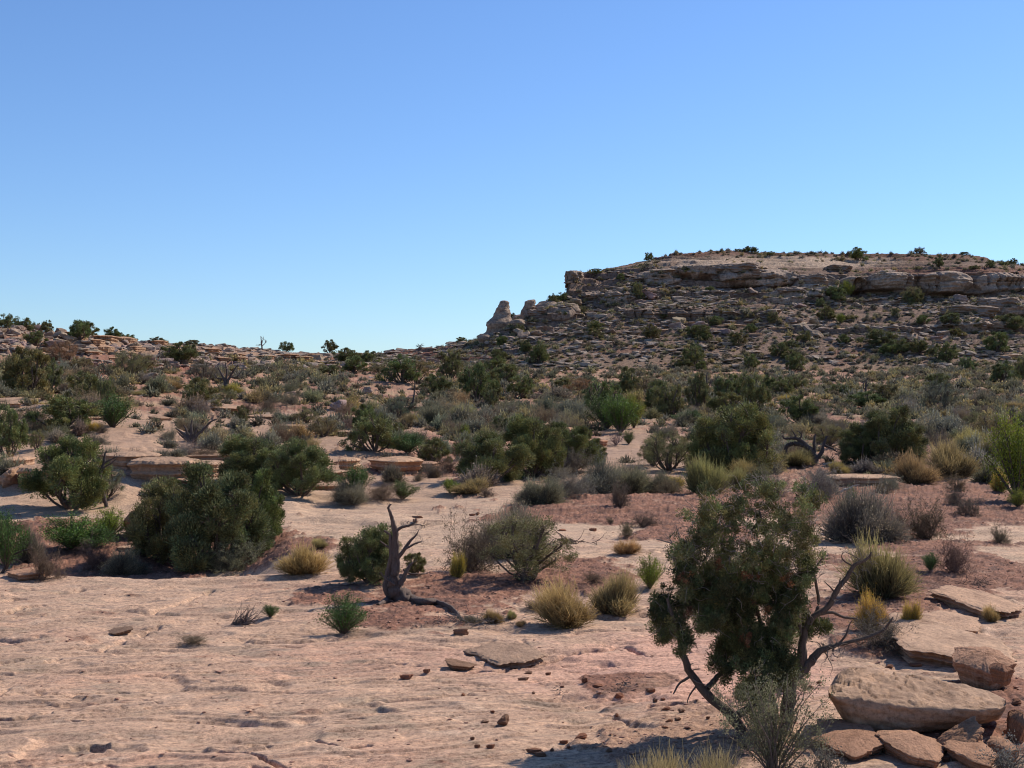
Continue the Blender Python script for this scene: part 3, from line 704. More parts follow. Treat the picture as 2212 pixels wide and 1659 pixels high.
GR = [mound_mesh(130+i, 2600, .0085, c0=(0.20, .13, .06), c1=(.64, .43, .18), up=1.0, arch=.06, jag=.25) for i in range(3)]
BR = [bare_mesh(140+i, 16, .6, .017, .5, 3) for i in range(3)]
SNAG = [bare_mesh(150+i, 3, .22, .035, 1.0, 3, jit=.12) for i in range(3)]
YE = [mound_mesh(160+i, 1800, .010, c0=(0.16, .14, .06), c1=(.55, .38, .10), up=.9, ln=3000, lc=(.85, .56, .04), ls=.022) for i in range(2)]
LD = []
def lod(seed):
    m = mound_mesh(seed, 110, .06, sub=5, ln=110, lc=(0.31, 0.27, 0.17), ls=.12, up=.1)
    n = len(m.vertices); v = np.empty(n*3, np.float32); m.vertices.foreach_get('co', v)
    c = np.empty(n*4, np.float32); m.color_attributes['Col'].data.foreach_get('color', c)
    bpy.data.meshes.remove(m); return v.reshape(-1, 3), c.reshape(-1, 4)[:, :3]
LD = [lod(200+i) for i in range(6)]

PARTS = {'J': [('trunk', M_BARK, 0), ('crown', M_LEAF, 1)], 'L': [('stems', M_BARK, 0), ('foliage', M_LEAF, 1)]}
rnd = random.Random(5)
def put(kind, name, cat, pos, w, h, label, group=None, tint=(1, 1, 1), rot=None, var=None, dw=None):
    src = {'J': JM, 'JN': JN, 'JS': JS, 'L': LF, 'S': SG, 'SN': SN+TG[:2], 'SD': TG, 'R': RB, 'G': GR, 'B': BR, 'D': SNAG, 'Y': YE}[kind]
    v = rnd.randrange(len(src)) if var is None else var % len(src)
    rot = rnd.uniform(0, 6.28) if rot is None else rot
    tint = tuple(t*rnd.uniform(.9, 1.1) for t in tint)
    if kind in ('J', 'JN', 'JS', 'L'):
        o = empty(name); fam = 'L' if kind == 'L' else 'J'
        for pn, m, i in PARTS[fam]:
            c = link(pn, src[v][i], m, o); c.color = (*tint, 1) if i == 1 else (1, 1, 1, 1)
    else:
        m = {'B': M_DEAD, 'D': M_DEAD}.get(kind, M_SHRUB)
        o = link(name, src[v], m); o.color = (*tint, 1)
    o.location = pos; o.scale = (w, w if dw is None else dw, h); o.rotation_euler = (0, 0, rot)
    tag(o, label, cat, group)
    return o

SPEC = {   # code: (kind, object name, category, tint)
 'J': ('J', 'juniper_tree', 'juniper', (1, 1, 1)), 'JN': ('JN', 'juniper_tree', 'juniper', (1, 1, 1)), 'JB': ('J', 'juniper_tree', 'juniper', (1.25, 1.15, .9)),
 'JS': ('JS', 'juniper_tree', 'juniper', (1, 1, 1.15)), 'JG': ('L', 'leafy_shrub', 'green shrub', (.52, .55, .7)), 'GB': ('L', 'leafy_shrub', 'green shrub', (1.35, 1.08, .7)),
 'JO': ('JS', 'juniper_tree', 'juniper', (1.35, 1.15, .8)), 'JR': ('JS', 'brown_shrub', 'shrub', (1.7, 1.05, .9)),
 'S': ('S', 'sagebrush', 'sagebrush', (1, 1, 1)), 'SN': ('SN', 'sagebrush', 'sagebrush', (1, 1, 1)), 'SD': ('SD', 'sagebrush', 'sagebrush', (.72, .62, .60)),
 'R': ('R', 'rabbitbrush', 'rabbitbrush', (1.02, 1.0, .88)), 'G': ('G', 'grass_tuft', 'grass tuft', (1, 1, 1)), 'B': ('B', 'bare_shrub', 'bare shrub', (1.25, 1.15, 1.1)),
 'D': ('D', 'dead_tree', 'dead tree', (.7, .66, .66)), 'Y': ('Y', 'flowering_shrub', 'yellow shrub', (1, 1, 1)),
}
PL = []
def P(t, x, y, w, h, code, label, **k): PL.append((t, x, y, w, h, code, label, k))
# tile, x, base y, width, height (measured on enlarged parts of the picture), look, label
GRID = 'junipers along the left skyline'
P(1,30,245,90,100,'J','dark juniper cut by the left picture edge on the skyline')
P(1,140,210,140,78,'J','wide low juniper on the left skyline beside a pale slab')
P(1,225,238,70,55,'J','small juniper tucked between two bigger ones on the left skyline')
P(1,298,243,80,78,'J','upright juniper at the right end of the left skyline clump')
P(1,390,247,40,26,'S','tiny grey bush alone on the left skyline')
P(1,560,282,150,98,'J','broad juniper on the skyline behind a rounder one')
P(1,515,345,130,120,'J','round grey-green juniper just below the left skyline')
P(1,725,292,85,82,'J','tallest of the three junipers on the skyline left of the gentle slope')
P(1,780,297,50,50,'J','smallest middle juniper of a skyline trio')
P(1,842,302,80,48,'J','low spreading juniper ending the skyline trio')
P(1,1020,312,80,45,'J','low juniper beside a small yellow shrub on the skyline')
P(1,1075,294,34,28,'Y','small yellowish shrub on the skyline')
P(1,1245,322,80,36,'J','flat-topped little juniper peeking over the left ridge')
P(1,240,380,120,90,'J','low juniper on the rocky slope below the skyline pair')
P(1,410,492,180,140,'JR','reddish brown half-dead shrub on the left slope')
P(1,170,668,230,275,'J','big dark juniper at the far left above the bare rock',)
P(1,325,645,130,195,'J','tall narrow juniper on the right of the big far-left clump')
P(1,35,665,100,115,'J','low juniper at the left edge beside the big dark one')
P(1,830,552,210,165,'JO','orange-tinged juniper on the left hillside')
P(1,930,530,150,100,'JO','olive juniper leaning out from the orange-tinged one')
P(1,1160,462,190,130,'J','dense juniper among rocks below the ridge')
P(1,1230,440,110,110,'J','paler juniper behind the dense one among the ridge rocks')
P(1,1855,388,90,66,'J','small leaning juniper on the low skyline right of the bare snag')
P(1,2135,392,80,80,'J','round juniper standing alone on the low skyline')
P(1,2150,542,120,62,'J','low green juniper below the lone skyline juniper')
P(1,1310,584,150,115,'JS','thin see-through juniper with a pale trunk')
P(1,1300,768,205,185,'J','round green juniper with a clear dark trunk on bare rock',var=2,)
P(1,575,740,240,215,'J','upper juniper of the stacked clump on the left rock')
P(1,690,760,110,170,'J','narrow juniper right of the stacked clump on the left rock')
P(1,400,922,330,215,'J','lower dark juniper of the stacked clump on the left rock',)
P(1,730,882,220,195,'JG','bright green shrub at the right foot of the stacked junipers')
P(1,60,1085,210,305,'J','large juniper at the left edge with its dark trunk showing',)
P(1,235,1032,90,115,'JO','small olive shrub right of the left-edge juniper')
P(1,520,500,140,60,'JO','low olive juniper above the stacked clump')
P(1,1560,878,100,120,'J','small juniper on the pale rock shelf')
P(1,1640,1265,400,280,'JN','juniper with dark green top and near-black underside, left of the twin crown',)
P(1,1935,1335,380,330,'JN','right-hand twin of the broad juniper pair above the pale dome')
P(1,1780,1290,240,230,'JN','juniper filling the middle of the broad pair above the pale dome')
P(1,1280,1245,175,115,'JG','small bright green shrub beneath the rock ledge')
P(1,1090,1325,180,100,'J','dark bushy juniper at the left shoulder of the biggest clump')
P(1,480,1430,450,420,'JN','scraggly grey-green juniper with bare twigs at its top')
P(1,690,1370,200,200,'JS','thin grey juniper under the forked dead limbs')
P(1,870,1066,110,95,'B','leafless grey shrub on the bare rock bench')
P(1,1500,1052,90,80,'S','grey sagebrush just left of the broad juniper pair')
P(1,1770,1060,150,160,'B','leafless grey shrub poking up behind the broad juniper pair')
P(1,1110,1012,90,60,'S','sagebrush at the left foot of the dead branching shrub')
P(1,1250,1020,130,80,'B','pale leafless shrub under the dead branching one')
P(1,1340,1088,190,75,'SD','wide dark sagebrush on the ledge left of the broad juniper pair')
P(1,1140,1072,110,50,'S','low sagebrush on the ledge under the dead branching shrub')
P(1,1050,1090,100,62,'S','round sagebrush at the ledge edge above the pale bedded rock')
P(1,1735,768,140,85,'SD','dark low sagebrush mound on the red flat')
P(1,1610,795,90,60,'SD','small dark sagebrush left of the larger mound on the red flat')
P(1,1740,810,90,50,'SD','dark sagebrush in front of the larger mound on the red flat')
P(1,1130,815,120,60,'S','flat sagebrush below the round trunked juniper, left one')
P(1,1235,825,110,60,'S','flat sagebrush below the round trunked juniper, middle one')
P(1,1215,875,140,50,'S','wide low sagebrush on the rock above the dead branching shrub')
P(1,1420,820,90,80,'B','leafless shrub right of the round trunked juniper')
P(1,1840,840,130,60,'S','greyish sagebrush on the shelf right of the small juniper')
P(1,1980,860,150,100,'JO','olive shrub on the shelf at the far right of the bare rock')
P(1,2090,950,180,120,'JO','drooping olive shrub over brown soil')
P(1,1520,955,110,45,'S','small sagebrush alone on pale slickrock')
P(1,880,745,90,40,'SD','small dark round bush on the left slickrock')
P(1,1095,735,100,40,'S','small grey bush on the left slickrock')
P(1,670,930,70,50,'SD','small dark bush at the foot of the bright green shrub')
P(1,610,920,90,60,'Y','small yellow-green bush beside the stacked junipers')
P(1,900,665,100,30,'R','pale yellow bush on the left flat')
P(1,1110,640,120,60,'R','pale rounded rabbitbrush left of the bare tree')
P(1,1500,650,130,60,'Y','yellowish bush at the foot of the bare tree')
P(1,1470,720,110,70,'JO','olive bush in front of the bare tree')
P(1,275,725,70,60,'JO','small olive bush on the upper left slickrock')
P(1,25,740,60,42,'SD','dark round bush at the left edge of the slickrock')
P(1,420,660,90,60,'SD','grey bush between the two far-left juniper clumps')
P(4,1090,335,400,460,'JN','dark left flank of the biggest juniper clump',)
P(4,1420,395,560,600,'JN','biggest juniper, dark and dense, standing on the rock edge',)
P(4,1640,250,330,440,'JN','right flank of the biggest juniper clump above the grey sagebrush')
P(4,945,300,170,150,'J','pale olive young juniper at the left foot of the biggest clump',dz=1.0)
P(4,470,262,320,200,'JG','bright green leafy shrub in the shaded hollow',bright=1)
P(4,710,190,200,180,'GB','yellow-green leafy shrub beside the brighter pair in the hollow',)
P(4,600,262,260,130,'JG','greyish green shrub in front of the bright hollow shrubs')
P(4,60,385,200,330,'JG','olive green shrub cut off by the left edge')
P(4,200,330,150,180,'SN','dull sagebrush beside the left-edge shrub')
P(4,320,445,190,200,'SD','wiry dark grey shrub on the rock rim at left')
P(4,650,395,240,170,'SD','wide wiry grey shrub on the rock rim below the hollow')
P(4,820,415,210,150,'SN','sage-green bush right of the wiry grey shrubs')
P(4,1520,395,340,195,'SN','large sage-green bush against the right foot of the biggest juniper')
P(4,1950,430,285,175,'G','golden grass tuft beside the large sage-green bush')
P(4,2075,240,110,55,'G','small tan grass tuft on the pale dome')
P(4,120,140,140,70,'SD','brown bush under the ledge at far left')
P(4,1260,875,170,55,'SD','small heap of grey twigs in a rock hollow')
P(4,1755,690,90,75,'JG','tiny green sprig beside the leaning dead shrub')
P(5,200,480,340,320,'JN','green juniper growing behind the twisted dead trunk',var=1)
P(5,55,435,110,130,'JN','small juniper bough at the left of the green juniper by the dead trunk')
P(5,480,430,120,130,'J','small green juniper right of the dead trunk')
P(5,20,812,250,230,'JG','low green shrub with reddish stems on the slickrock',)
P(5,860,385,360,330,'SD','grey twiggy sagebrush at the back of the central clump')
P(5,1090,300,330,290,'SN','pale-topped sagebrush behind the central clump')
P(5,1210,460,520,370,'JO','broad grey-green bush at the centre of the slickrock clearing')
P(5,755,430,80,150,'Y','thin yellow-flowering stem left of the central clump')
P(5,830,380,100,75,'G','dry orange grass beside the yellow-flowering stem')
P(5,1440,750,370,280,'G','largest golden grass clump in the clearing')
P(5,1770,672,310,240,'R','olive-gold grass clump right of the largest one')
P(5,990,725,120,80,'R','small dry tuft left of the golden grass clump')
P(5,1100,702,60,50,'R','tiny dry tuft between the small tuft and the golden clump')
P(5,1160,748,70,35,'G','low yellow grass wisp in front of the golden clump')
P(5,840,720,170,60,'SD','dark twig litter bush by the end of the dead root')
P(5,1240,650,100,60,'SD','dead grey twigs left of the golden clump')
P(5,1850,165,95,85,'SD','small brown shrub on a stem in the open slickrock')
P(5,1962,102,160,92,'SD','dusky shrub above the small brown one')
P(5,1845,278,150,88,'G','small tan grass tuft below the small brown shrub')
P(5,1740,82,45,36,'SD','tiny brown bush on the open slickrock')
P(5,2000,510,150,190,'GB','leafy green sapling left of the large foreground juniper')
P(5,1640,470,150,60,'SD','dark low twigs behind the golden clumps')
P(6,1290,572,400,320,'R','tall tan rabbitbrush with golden top and black shade beneath',)
P(6,1210,780,180,220,'Y','vivid yellow flowering shrub right of the foreground juniper')
P(6,1300,900,420,200,'SD','heap of dead dark twigs under the vivid yellow shrub')
P(6,1475,745,100,155,'Y','small yellow-tipped bush on the right slabs')
P(6,1990,715,100,100,'G','sparse pale grass tuft on the right slabs')
P(6,1670,705,40,36,'G','tiny pale tuft between the slabs')
P(6,1755,400,200,210,'SD','dark grey round shrub on the red soil')
P(6,1600,385,100,110,'JG','small dark green bush left of the grey round shrub')
P(6,2060,205,125,115,'SD','brown round shrub by the right edge')
P(6,1170,205,400,330,'SN','tall grey-green brush casting black shade behind the foreground juniper')
P(6,1560,175,270,240,'SD','purplish grey shrub right of the tall grey-green brush')
P(6,1380,110,120,130,'SD','small purplish shrub between the two larger ones')
P(3,1080,1560,90,260,'JG','narrow green sprig rising behind the foreground juniper')
P(3,360,1175,450,410,'JN','grey-green juniper with dark limbs on its right')
P(3,200,1130,220,280,'JN','left half of the grey-green limbed juniper')
P(3,135,1315,215,215,'R','round pale rabbitbrush ball at the foot of the limbed juniper',var=1)
P(3,235,1315,200,130,'B','bare silver-grey twigs beside the round rabbitbrush ball')
P(3,390,1225,150,110,'G','orange dry grass at the base of the limbed juniper')
P(3,350,1270,160,120,'R','buff rabbitbrush right of the round ball')
P(3,560,1330,220,140,'SN','grey sagebrush behind the top of the foreground juniper')
P(3,900,1330,260,180,'SN','tall grey sagebrush right of the foreground juniper top')
P(3,270,822,190,155,'J','round dark juniper in front of the snag group')
P(3,745,852,205,165,'J','spreading green juniper with a yellow bush behind it',var=2)
P(3,675,722,90,45,'Y','pale yellow bush behind the spreading green juniper')
P(3,95,765,150,210,'J','dark juniper round the foot of the tall snag')
P(3,275,705,150,150,'J','dark juniper second from the tall snag')
P(3,360,690,110,130,'J','dark juniper between the snag group and the dark-trunked one')
P(3,460,805,170,245,'J','juniper with a dark bare trunk at the right of the snag group',var=4)
P(3,552,642,90,92,'J','small dark juniper above the dark-trunked one')
P(3,660,672,150,105,'J','dark juniper with a sloping top on the scrub flat')
P(3,740,640,110,90,'J','low dark juniper right of the sloping-topped one')
P(3,1000,682,130,72,'J','low juniper left of the thin snag on the scrub flat')
P(3,1085,682,80,52,'J','small round juniper beside the thin snag')
P(3,1180,755,200,100,'J','low dark juniper spread beneath the thin snag')
P(3,1300,710,170,95,'J','low juniper right of the thin snag')
P(3,1655,645,130,110,'J','blue-green juniper stacked above another on the right flat')
P(3,1670,765,210,170,'JS','loose grey-green juniper on the right flat')
P(3,955,752,54,26,'Y','bright yellow bush left of the thin snag')
P(3,1108,882,50,25,'Y','bright yellow bush behind the arched dead tree')
P(3,955,1010,190,130,'JO','olive juniper right of the arched dead tree')
P(3,1010,980,180,170,'B','silver leafless tree behind the olive juniper')
P(3,1180,1130,300,260,'JN','left mass of the very dark bright-rimmed juniper')
P(3,1340,1120,370,330,'JN','very dark juniper with bright-rimmed crown, right mass')
P(3,1430,1120,210,170,'B','silver bare twigs in front of the very dark juniper')
P(3,1640,1075,260,210,'B','wide silver-grey leafless shrub right of the very dark juniper')
P(3,1870,1015,230,115,'R','pale-topped rabbitbrush behind the right-hand row')
P(3,1510,915,100,80,'S','dark sagebrush above the wide leafless shrub')
P(3,1730,915,60,52,'SD','small dusky bush on the red flat at right')
P(3,1520,1242,240,170,'R','left end of the yellow-green rabbitbrush row')
P(3,1760,1215,290,210,'R','tallest yellow-green rabbitbrush of the row at right')
P(3,1930,1165,190,180,'R','rabbitbrush third in the row at right')
P(3,2050,1160,190,200,'SN','brownish sagebrush ending the rabbitbrush row')
P(3,2165,1360,300,490,'GB','tall yellow-green leafy shrub cut by the right edge')
P(3,2050,1300,90,130,'Y','yellowing shrub at the foot of the tall right-edge shrub')
P(3,2170,1400,110,110,'GB','low drooping leaves under the tall right-edge shrub')
P(3,1020,1192,140,80,'R','yellowish rabbitbrush left of the very dark juniper foot')
P(3,1190,1192,170,80,'S','grey sagebrush at the foot of the very dark juniper')
P(3,740,1145,190,95,'R','pale rabbitbrush below the arched dead tree')
P(3,1085,1285,120,100,'B','bare twigs behind the silvery driftwood')
P(3,1770,1290,130,110,'SD','dusky round shrub under the rabbitbrush row')
P(3,1758,1385,130,105,'SD','dusky shrub below the round one at right')
P(3,1850,1445,170,110,'SD','wide dusky shrub above the pale broken slabs')
P(3,1320,1180,140,80,'SN','grey brush right of the very dark juniper foot')
P(3,40,872,180,90,'JG','olive green low shrub at the edge of the bare streak')
P(3,110,960,150,110,'SN','grey sagebrush left of the limbed juniper')
P(3,2000,955,230,150,'JR','brownish juniper near the right edge')
P(3,1900,900,120,110,'JO','olive juniper joined to the brownish one')
P(3,2150,890,130,100,'JO','olive shrub at the right edge above the leafy one')
P(3,2165,765,130,50,'R','yellowish bush near the right edge')
P(3,2070,600,160,130,'J','juniper near the right edge under the talus')
P(3,2200,585,80,130,'J','juniper cut by the right edge under the talus')
P(3,880,770,110,50,'SD','grey bush left of the bright yellow one')
P(3,620,900,140,100,'SN','grey brush left of the spreading green juniper')
P(3,860,870,160,70,'SN','grey brush behind the arched dead tree')
P(2,35,470,160,95,'J','left juniper of the dark group at the saddle')
P(2,185,468,110,78,'J','right juniper of the dark group at the saddle')
P(2,95,525,150,100,'J','front juniper of the dark group at the saddle')
P(2,775,337,52,42,'J','lone small juniper on the skyline left of the rock pillar')
P(2,400,595,220,165,'J','wide juniper below the red bank')
P(2,490,600,140,150,'JO','olive juniper joined to the wide one below the red bank')
P(2,250,540,130,60,'JO','low olive juniper left of the wide one below the red bank')
P(2,700,560,140,150,'J','juniper right of the wide one below the red bank')
P(2,610,672,150,135,'J','juniper in front of the red bank pair')
P(2,1020,460,90,85,'J','small juniper topping a stacked column of three')
P(2,1020,530,120,90,'J','middle juniper of the stacked column')
P(2,1060,605,160,120,'J','lowest juniper of the stacked column')
P(2,890,715,190,230,'J','tall juniper with a bare trunk left of the stacked column')
P(2,970,700,130,160,'J','right half of the tall bare-trunked juniper')
P(2,820,645,90,130,'J','narrow juniper left of the tall bare-trunked one')
P(2,975,758,90,125,'J','small juniper at the foot of the tall bare-trunked one')
P(2,1165,695,150,135,'J','upright juniper with several bare stems',var=4)
P(2,1290,462,100,105,'J','round juniper on the purple talus below the ledges')
P(2,1190,397,60,62,'J','small juniper above the round talus one')
P(2,1040,352,60,62,'J','small juniper under the leaning rock pillar')
P(2,385,835,170,140,'JS','thin juniper with a bent bare trunk')
P(2,150,900,130,150,'J','upper left juniper above the pale ledge')
P(2,220,1065,280,230,'J','large juniper above the pale ledge')
P(2,330,960,160,110,'J','juniper behind the large one above the pale ledge')
P(2,435,1062,200,120,'JG','green shrub at the right foot of the large ledge juniper')
P(2,470,985,220,110,'B','grey leafless brush right of the large ledge juniper')
P(2,800,962,60,92,'GB','small vivid green bush in the open')
P(2,1030,925,140,105,'J','low juniper left of the long central clump')
P(2,610,1125,200,160,'J','dark juniper at the left end of the long central clump')
P(2,680,1180,110,90,'SD','dusky shrub below the left end of the long central clump')
P(2,765,1100,90,120,'JR','brown dying shrub in the long central clump')
P(2,960,1245,400,300,'JN','left third of the long central juniper clump')
P(2,1230,1210,340,350,'JN','tallest middle of the long central juniper clump')
P(2,1480,1170,330,280,'JN','right third of the long central juniper clump')
P(2,1610,1120,180,150,'JN','right tip of the long central juniper clump')
P(2,860,1180,200,180,'JS','thin juniper in the gap of the long central clump')
P(2,1575,982,90,84,'J','small black-green juniper on the tan boulders')
P(2,1720,890,210,190,'JG','deep green shrub beside the vivid one on the bare streak')
P(2,1810,915,200,220,'JG','bright green shrub on the bare streak',bright=1)
P(2,1900,880,110,200,'GB','yellow-green shrub leaning out of the bright green one')
P(2,1780,1005,170,115,'B','grey leafless shrub below the bright green one')
P(2,1860,990,70,80,'JG','small dark green sprig on the bare streak')
P(2,1690,795,240,190,'J','grey-green juniper behind the bright green shrub')
P(2,1860,705,140,195,'J','tall dark juniper behind the grey-green one')
P(2,2060,790,180,200,'J','juniper at the left of the dark-limbed snag')
P(2,2130,820,190,200,'J','juniper wrapped round the dark-limbed snag')
P(2,1440,632,100,62,'J','low dark juniper in the middle of the flat')
P(2,1560,662,200,95,'JR','brown-grey low juniper in the middle of the flat')
P(2,1990,660,150,90,'JO','dull olive juniper right of the tall dark one')
P(2,865,910,70,46,'SD','small purplish bush near the vivid green one')
P(2,760,960,120,90,'SD','dusky brush left of the vivid green bush')
P(2,405,1350,165,110,'JG','small dark green shrub casting shade on the pale dome')
P(2,85,1345,190,190,'JG','mid green shrub at the upper edge of the pale dome')
P(2,260,1358,210,115,'SD','grey brush between the two green shrubs at the dome edge')
P(2,60,1390,190,120,'SN','grey-green brush below the mid green shrub')
P(2,710,1305,100,85,'GB','yellow-green bush at the back of the pale dome')
P(2,830,1320,220,90,'R','buff rabbitbrush at the back of the pale dome')
P(2,940,1262,70,52,'R','small yellow bush under the long central clump')
P(2,950,1332,90,60,'SD','dusky tuft at the back edge of the dome')
P(2,1290,1375,260,150,'SN','tan and grey brush starting the long sage row')
P(2,1200,1385,160,80,'SD','dark underside brush of the long sage row')
P(2,1480,1335,270,170,'SN','second brush of the long sage row')
P(2,1650,1305,280,185,'SN','third brush of the long sage row')
P(2,1850,1315,260,140,'SN','fourth brush of the long sage row')
P(2,2050,1290,210,120,'SN','last brush of the long sage row before the pale ball')
P(2,1815,1395,140,145,'SD','dusky shrub standing in front of the long sage row')
P(2,1125,1435,90,65,'SD','brown twiggy bush at the tip of the red soil')
P(2,2110,1175,300,230,'JO','olive juniper right of the bare streak')
P(2,2020,1140,180,160,'JO','olive juniper edging the bare streak')
P(2,2150,1285,150,75,'Y','yellowish brush at the foot of the olive juniper')
P(2,280,1160,120,80,'SD','small dusky bush on the pale ledge')
P(2,500,1230,70,50,'SD','tiny bush below the pale ledge')
P(2,600,1210,90,70,'SD','small bush between ledge and long central clump')
P(2,440,870,120,75,'R','pale rabbitbrush by the bent bare trunk')
P(2,600,870,170,110,'SN','grey mound right of the bent bare trunk')
P(2,800,830,150,90,'R','buff mound left of the tall sage patch')
P(2,900,850,130,90,'S','sage mound below the small juniper')
P(2,1060,830,150,100,'SN','tall sage clump in the middle flat')
P(2,1480,850,180,130,'SN','grey-green sage in front of the grey-green juniper')
P(2,1330,820,170,120,'SN','grey sage left of the grey-green juniper')
P(2,1390,700,150,80,'S','wide sage mound in the middle flat')
P(2,1260,700,100,110,'B','leafless brush in the middle flat')
MT = 'junipers scattered over the mesa slope'
for x, y, w, h in [(1260,362,190,110),(1400,402,130,90),(1530,402,110,90),(1700,452,130,110),(1840,522,80,90),(2040,402,130,130),(730,512,100,105),(640,430,120,95),(700,450,100,70),(450,502,80,90),(70,482,120,120),(120,515,60,60),(360,347,110,90),(125,312,100,90),(440,270,70,60),(215,225,70,50),(590,205,70,70),(700,372,90,60),(790,335,80,75),(1040,345,80,60),(1480,400,80,70),(1740,205,110,65),(1500,82,110,90),(930,185,110,85),(1060,190,90,40),(990,50,140,90),(1330,410,110,70),(1760,300,110,60),(2130,250,170,100),(1560,215,80,60),(1900,240,110,60),(2190,560,70,60),(1880,500,60,50),(1620,420,60,60)]:
    P(3,x,y,w,h,'J','juniper on the mesa slope seen over the right-hand scrub',g=MT)
for x, y, w, h in [(1000,800,110,80),(1005,740,110,70),(1410,810,125,105),(500,905,70,85),(605,972,125,135),(330,855,60,60),(1720,792,90,75),(1810,812,80,50),(1730,950,100,120),(1640,1025,130,85),(1500,655,130,50),(1320,520,80,110),(1660,320,60,40),(1880,700,80,60),(400,665,60,55),(910,620,55,55),(1290,430,60,40),(1190,380,50,50),(450,770,70,70),(780,635,35,30),(1840,460,70,40),(2130,1030,80,90)]:
    P(7,x,y,w,h,'J','small juniper on the ledges at the left end of the mesa',g='junipers on the ledges of the mesa')
P(7,1390,228,66,54,'J','small juniper breaking the mesa skyline where it slopes up')
P(7,1012,332,70,40,'J','flat little juniper on the dark cap at the mesa corner')
P(7,695,548,58,70,'J','left juniper of the trio in the notch under the mesa corner')
P(7,760,535,75,68,'J','right juniper of the trio in the notch under the mesa corner')
P(7,730,540,60,50,'J','middle juniper of the trio in the notch under the mesa corner')
for x, y, w, h in [(125,168,26,20),(150,168,26,22),(185,170,36,26),(208,168,44,38),(240,168,44,38),(268,168,40,36)]:
    P(8,x,y,w,h,'J','one of the little junipers clustered on the mesa top',g='junipers clustered on the mesa top')
P(8,1012,172,60,30,'J','tree tip behind the biggest juniper on the mesa rim')
P(8,1012,235,110,92,'J','biggest dark juniper on the mesa rim below the skyline')
P(8,1465,180,75,40,'J','umbrella-shaped juniper on the mesa skyline')
P(8,1780,190,65,22,'J','low juniper at the falling right end of the skyline')
P(8,1595,285,80,75,'J','round juniper just above the right cliff edge')
P(8,1970,282,60,52,'J','small juniper above the far right cliff')
P(8,2075,268,66,28,'J','flat juniper on the far right skyline')
P(8,2143,268,50,50,'J','roundish juniper on the far right skyline')
P(8,2205,268,30,20,'J','juniper tip at the right edge of the skyline')
P(8,935,495,78,110,'GB','vivid green shrub in the shaded gully of the mesa cliff')
P(8,1410,548,130,120,'JO','grey-green juniper against the base of the right cliff')
P(8,860,530,110,70,'J','dark juniper left of the vivid gully shrub')
P(8,1285,642,50,60,'J','small juniper in the talus under the right cliff')
P(8,885,695,52,70,'GB','lighter green shrub in the mesa talus')
P(8,300,420,70,60,'J','dark juniper under the left overhang of the mesa cliff')
P(8,740,570,60,60,'J','dark juniper on the ledge left of the gully')
P(8,380,200,60,30,'J','dark bush on the pale slope of the mesa top')
P(8,880,235,90,30,'JO','low olive bush on the pale slope of the mesa top')
P(8,1440,300,80,26,'JO','low olive bush on the red layer of the mesa')
P(8,1860,300,70,30,'J','dark bush right of the round rim juniper')

def place(t, x, y, w, h, code, label, kw, push=None):
    vx, vy = T(t, x, y); k = K(t)
    p = hit(vx, vy)
    d = p.y
    W = w*k*d/FV; H = h*k*d/FV
    kind, name, cat, tint = SPEC[code]
    if code in ('JG',) and kw.get('bright'): tint = (.70, .78, .65)
    v = kw.get('var')
    # the measured base is the near foot of the plant: move the root back by a little of its width
    q = Vector((p.x, p.y+W*0.25, p.z))
    if p.y < 200: q.z = gz(q.x*1.0, q.y) if abs(gz(q.x, q.y)-p.z) < 0.35*W+0.2 else p.z
    q.x = q.y*(vx-CX)/FV
    q.z -= 0.02*H
    o = put(kind, name, cat, q, W*1.10, H*1.07, label, kw.get('g'), tint, None, v, dw=None)
    o['_r'] = W
    return o
taken = []
for a in PL:
    o = place(*a); taken.append((o.location.copy(), o['_r'])); del o['_r']

# ------------------------------------------------------------------ scattered sagebrush
rs = np.random.RandomState(99)
def density(vx, vy):
    """how thickly small brush covers the ground there (0..1)"""
    if vy > 1090: return 0.0
    n = float(perlin(vx*0.006, vy*0.02, 3.3))
    if vy < 775: return 0.0 if vx < 1000 else 1.3+0.5*n
    bare = (vx < 930 and vy > 860-0.02*vx)
    dd = 0.80+1.0*n
    if bare: dd = 0.30+0.6*n
    if vy > 960: dd *= 0.40 if vx > 1000 else 0.4
    if vy > 1030: dd *= 0.4
    if abs(vx-1380) < 90 and 900 < vy < 1030: dd *= 0.1
    if vx < 700 and vy < 800: dd *= 0.5
    return dd
cand = []
tk = np.array([[p.x, p.y, r] for p, r in taken])
def free(x, y, m=0.30): return not np.any((tk[:, 0]-x)**2+(tk[:, 1]-y)**2 < (tk[:, 2]*m)**2)
YG = [50]
# sample on the terrain in world space, uniformly by ground area
tries = 0
while len(cand) < 7500 and tries < 110000:
    tries += 1
    d = math.exp(rs.uniform(math.log(44), math.log(262))) ; d = 44+(262-44)*rs.rand()**0.75
    vx = rs.uniform(-120, 2330); x = (vx-CX)*d/FV
    onm = False
    z = gz(x, d)
    if d > 204 and vx > 900:
        jm = int(np.clip(np.searchsorted(mu, vx), 0, len(mu)-1)); colD = MY[:, jm]
        im = int(np.argmin(np.abs(colD-d)))
        if MZ[im, jm] > z: z = MZ[im, jm]; onm = True
        if onm and steep[im, jm] > 0.4: continue
    a, vy = proj(x, d, z)
    vis = GVm[int(np.clip(np.searchsorted(gd, d)-3, 0, len(gd)-1)), int(np.clip(np.searchsorted(gu, vx), 0, len(gu)-1))]
    if vy > vis+6 and not onm: continue
    if rs.rand() > density(vx, vy): continue
    if not free(x, d): continue
    s = min(2.0, 0.85*math.exp(rs.normal()*.35))*(0.95 if d > 120 else 1.0)*(0.8 if onm else 1)
    cand.append((FV*s/d, x, d, z, s, vx, vy))
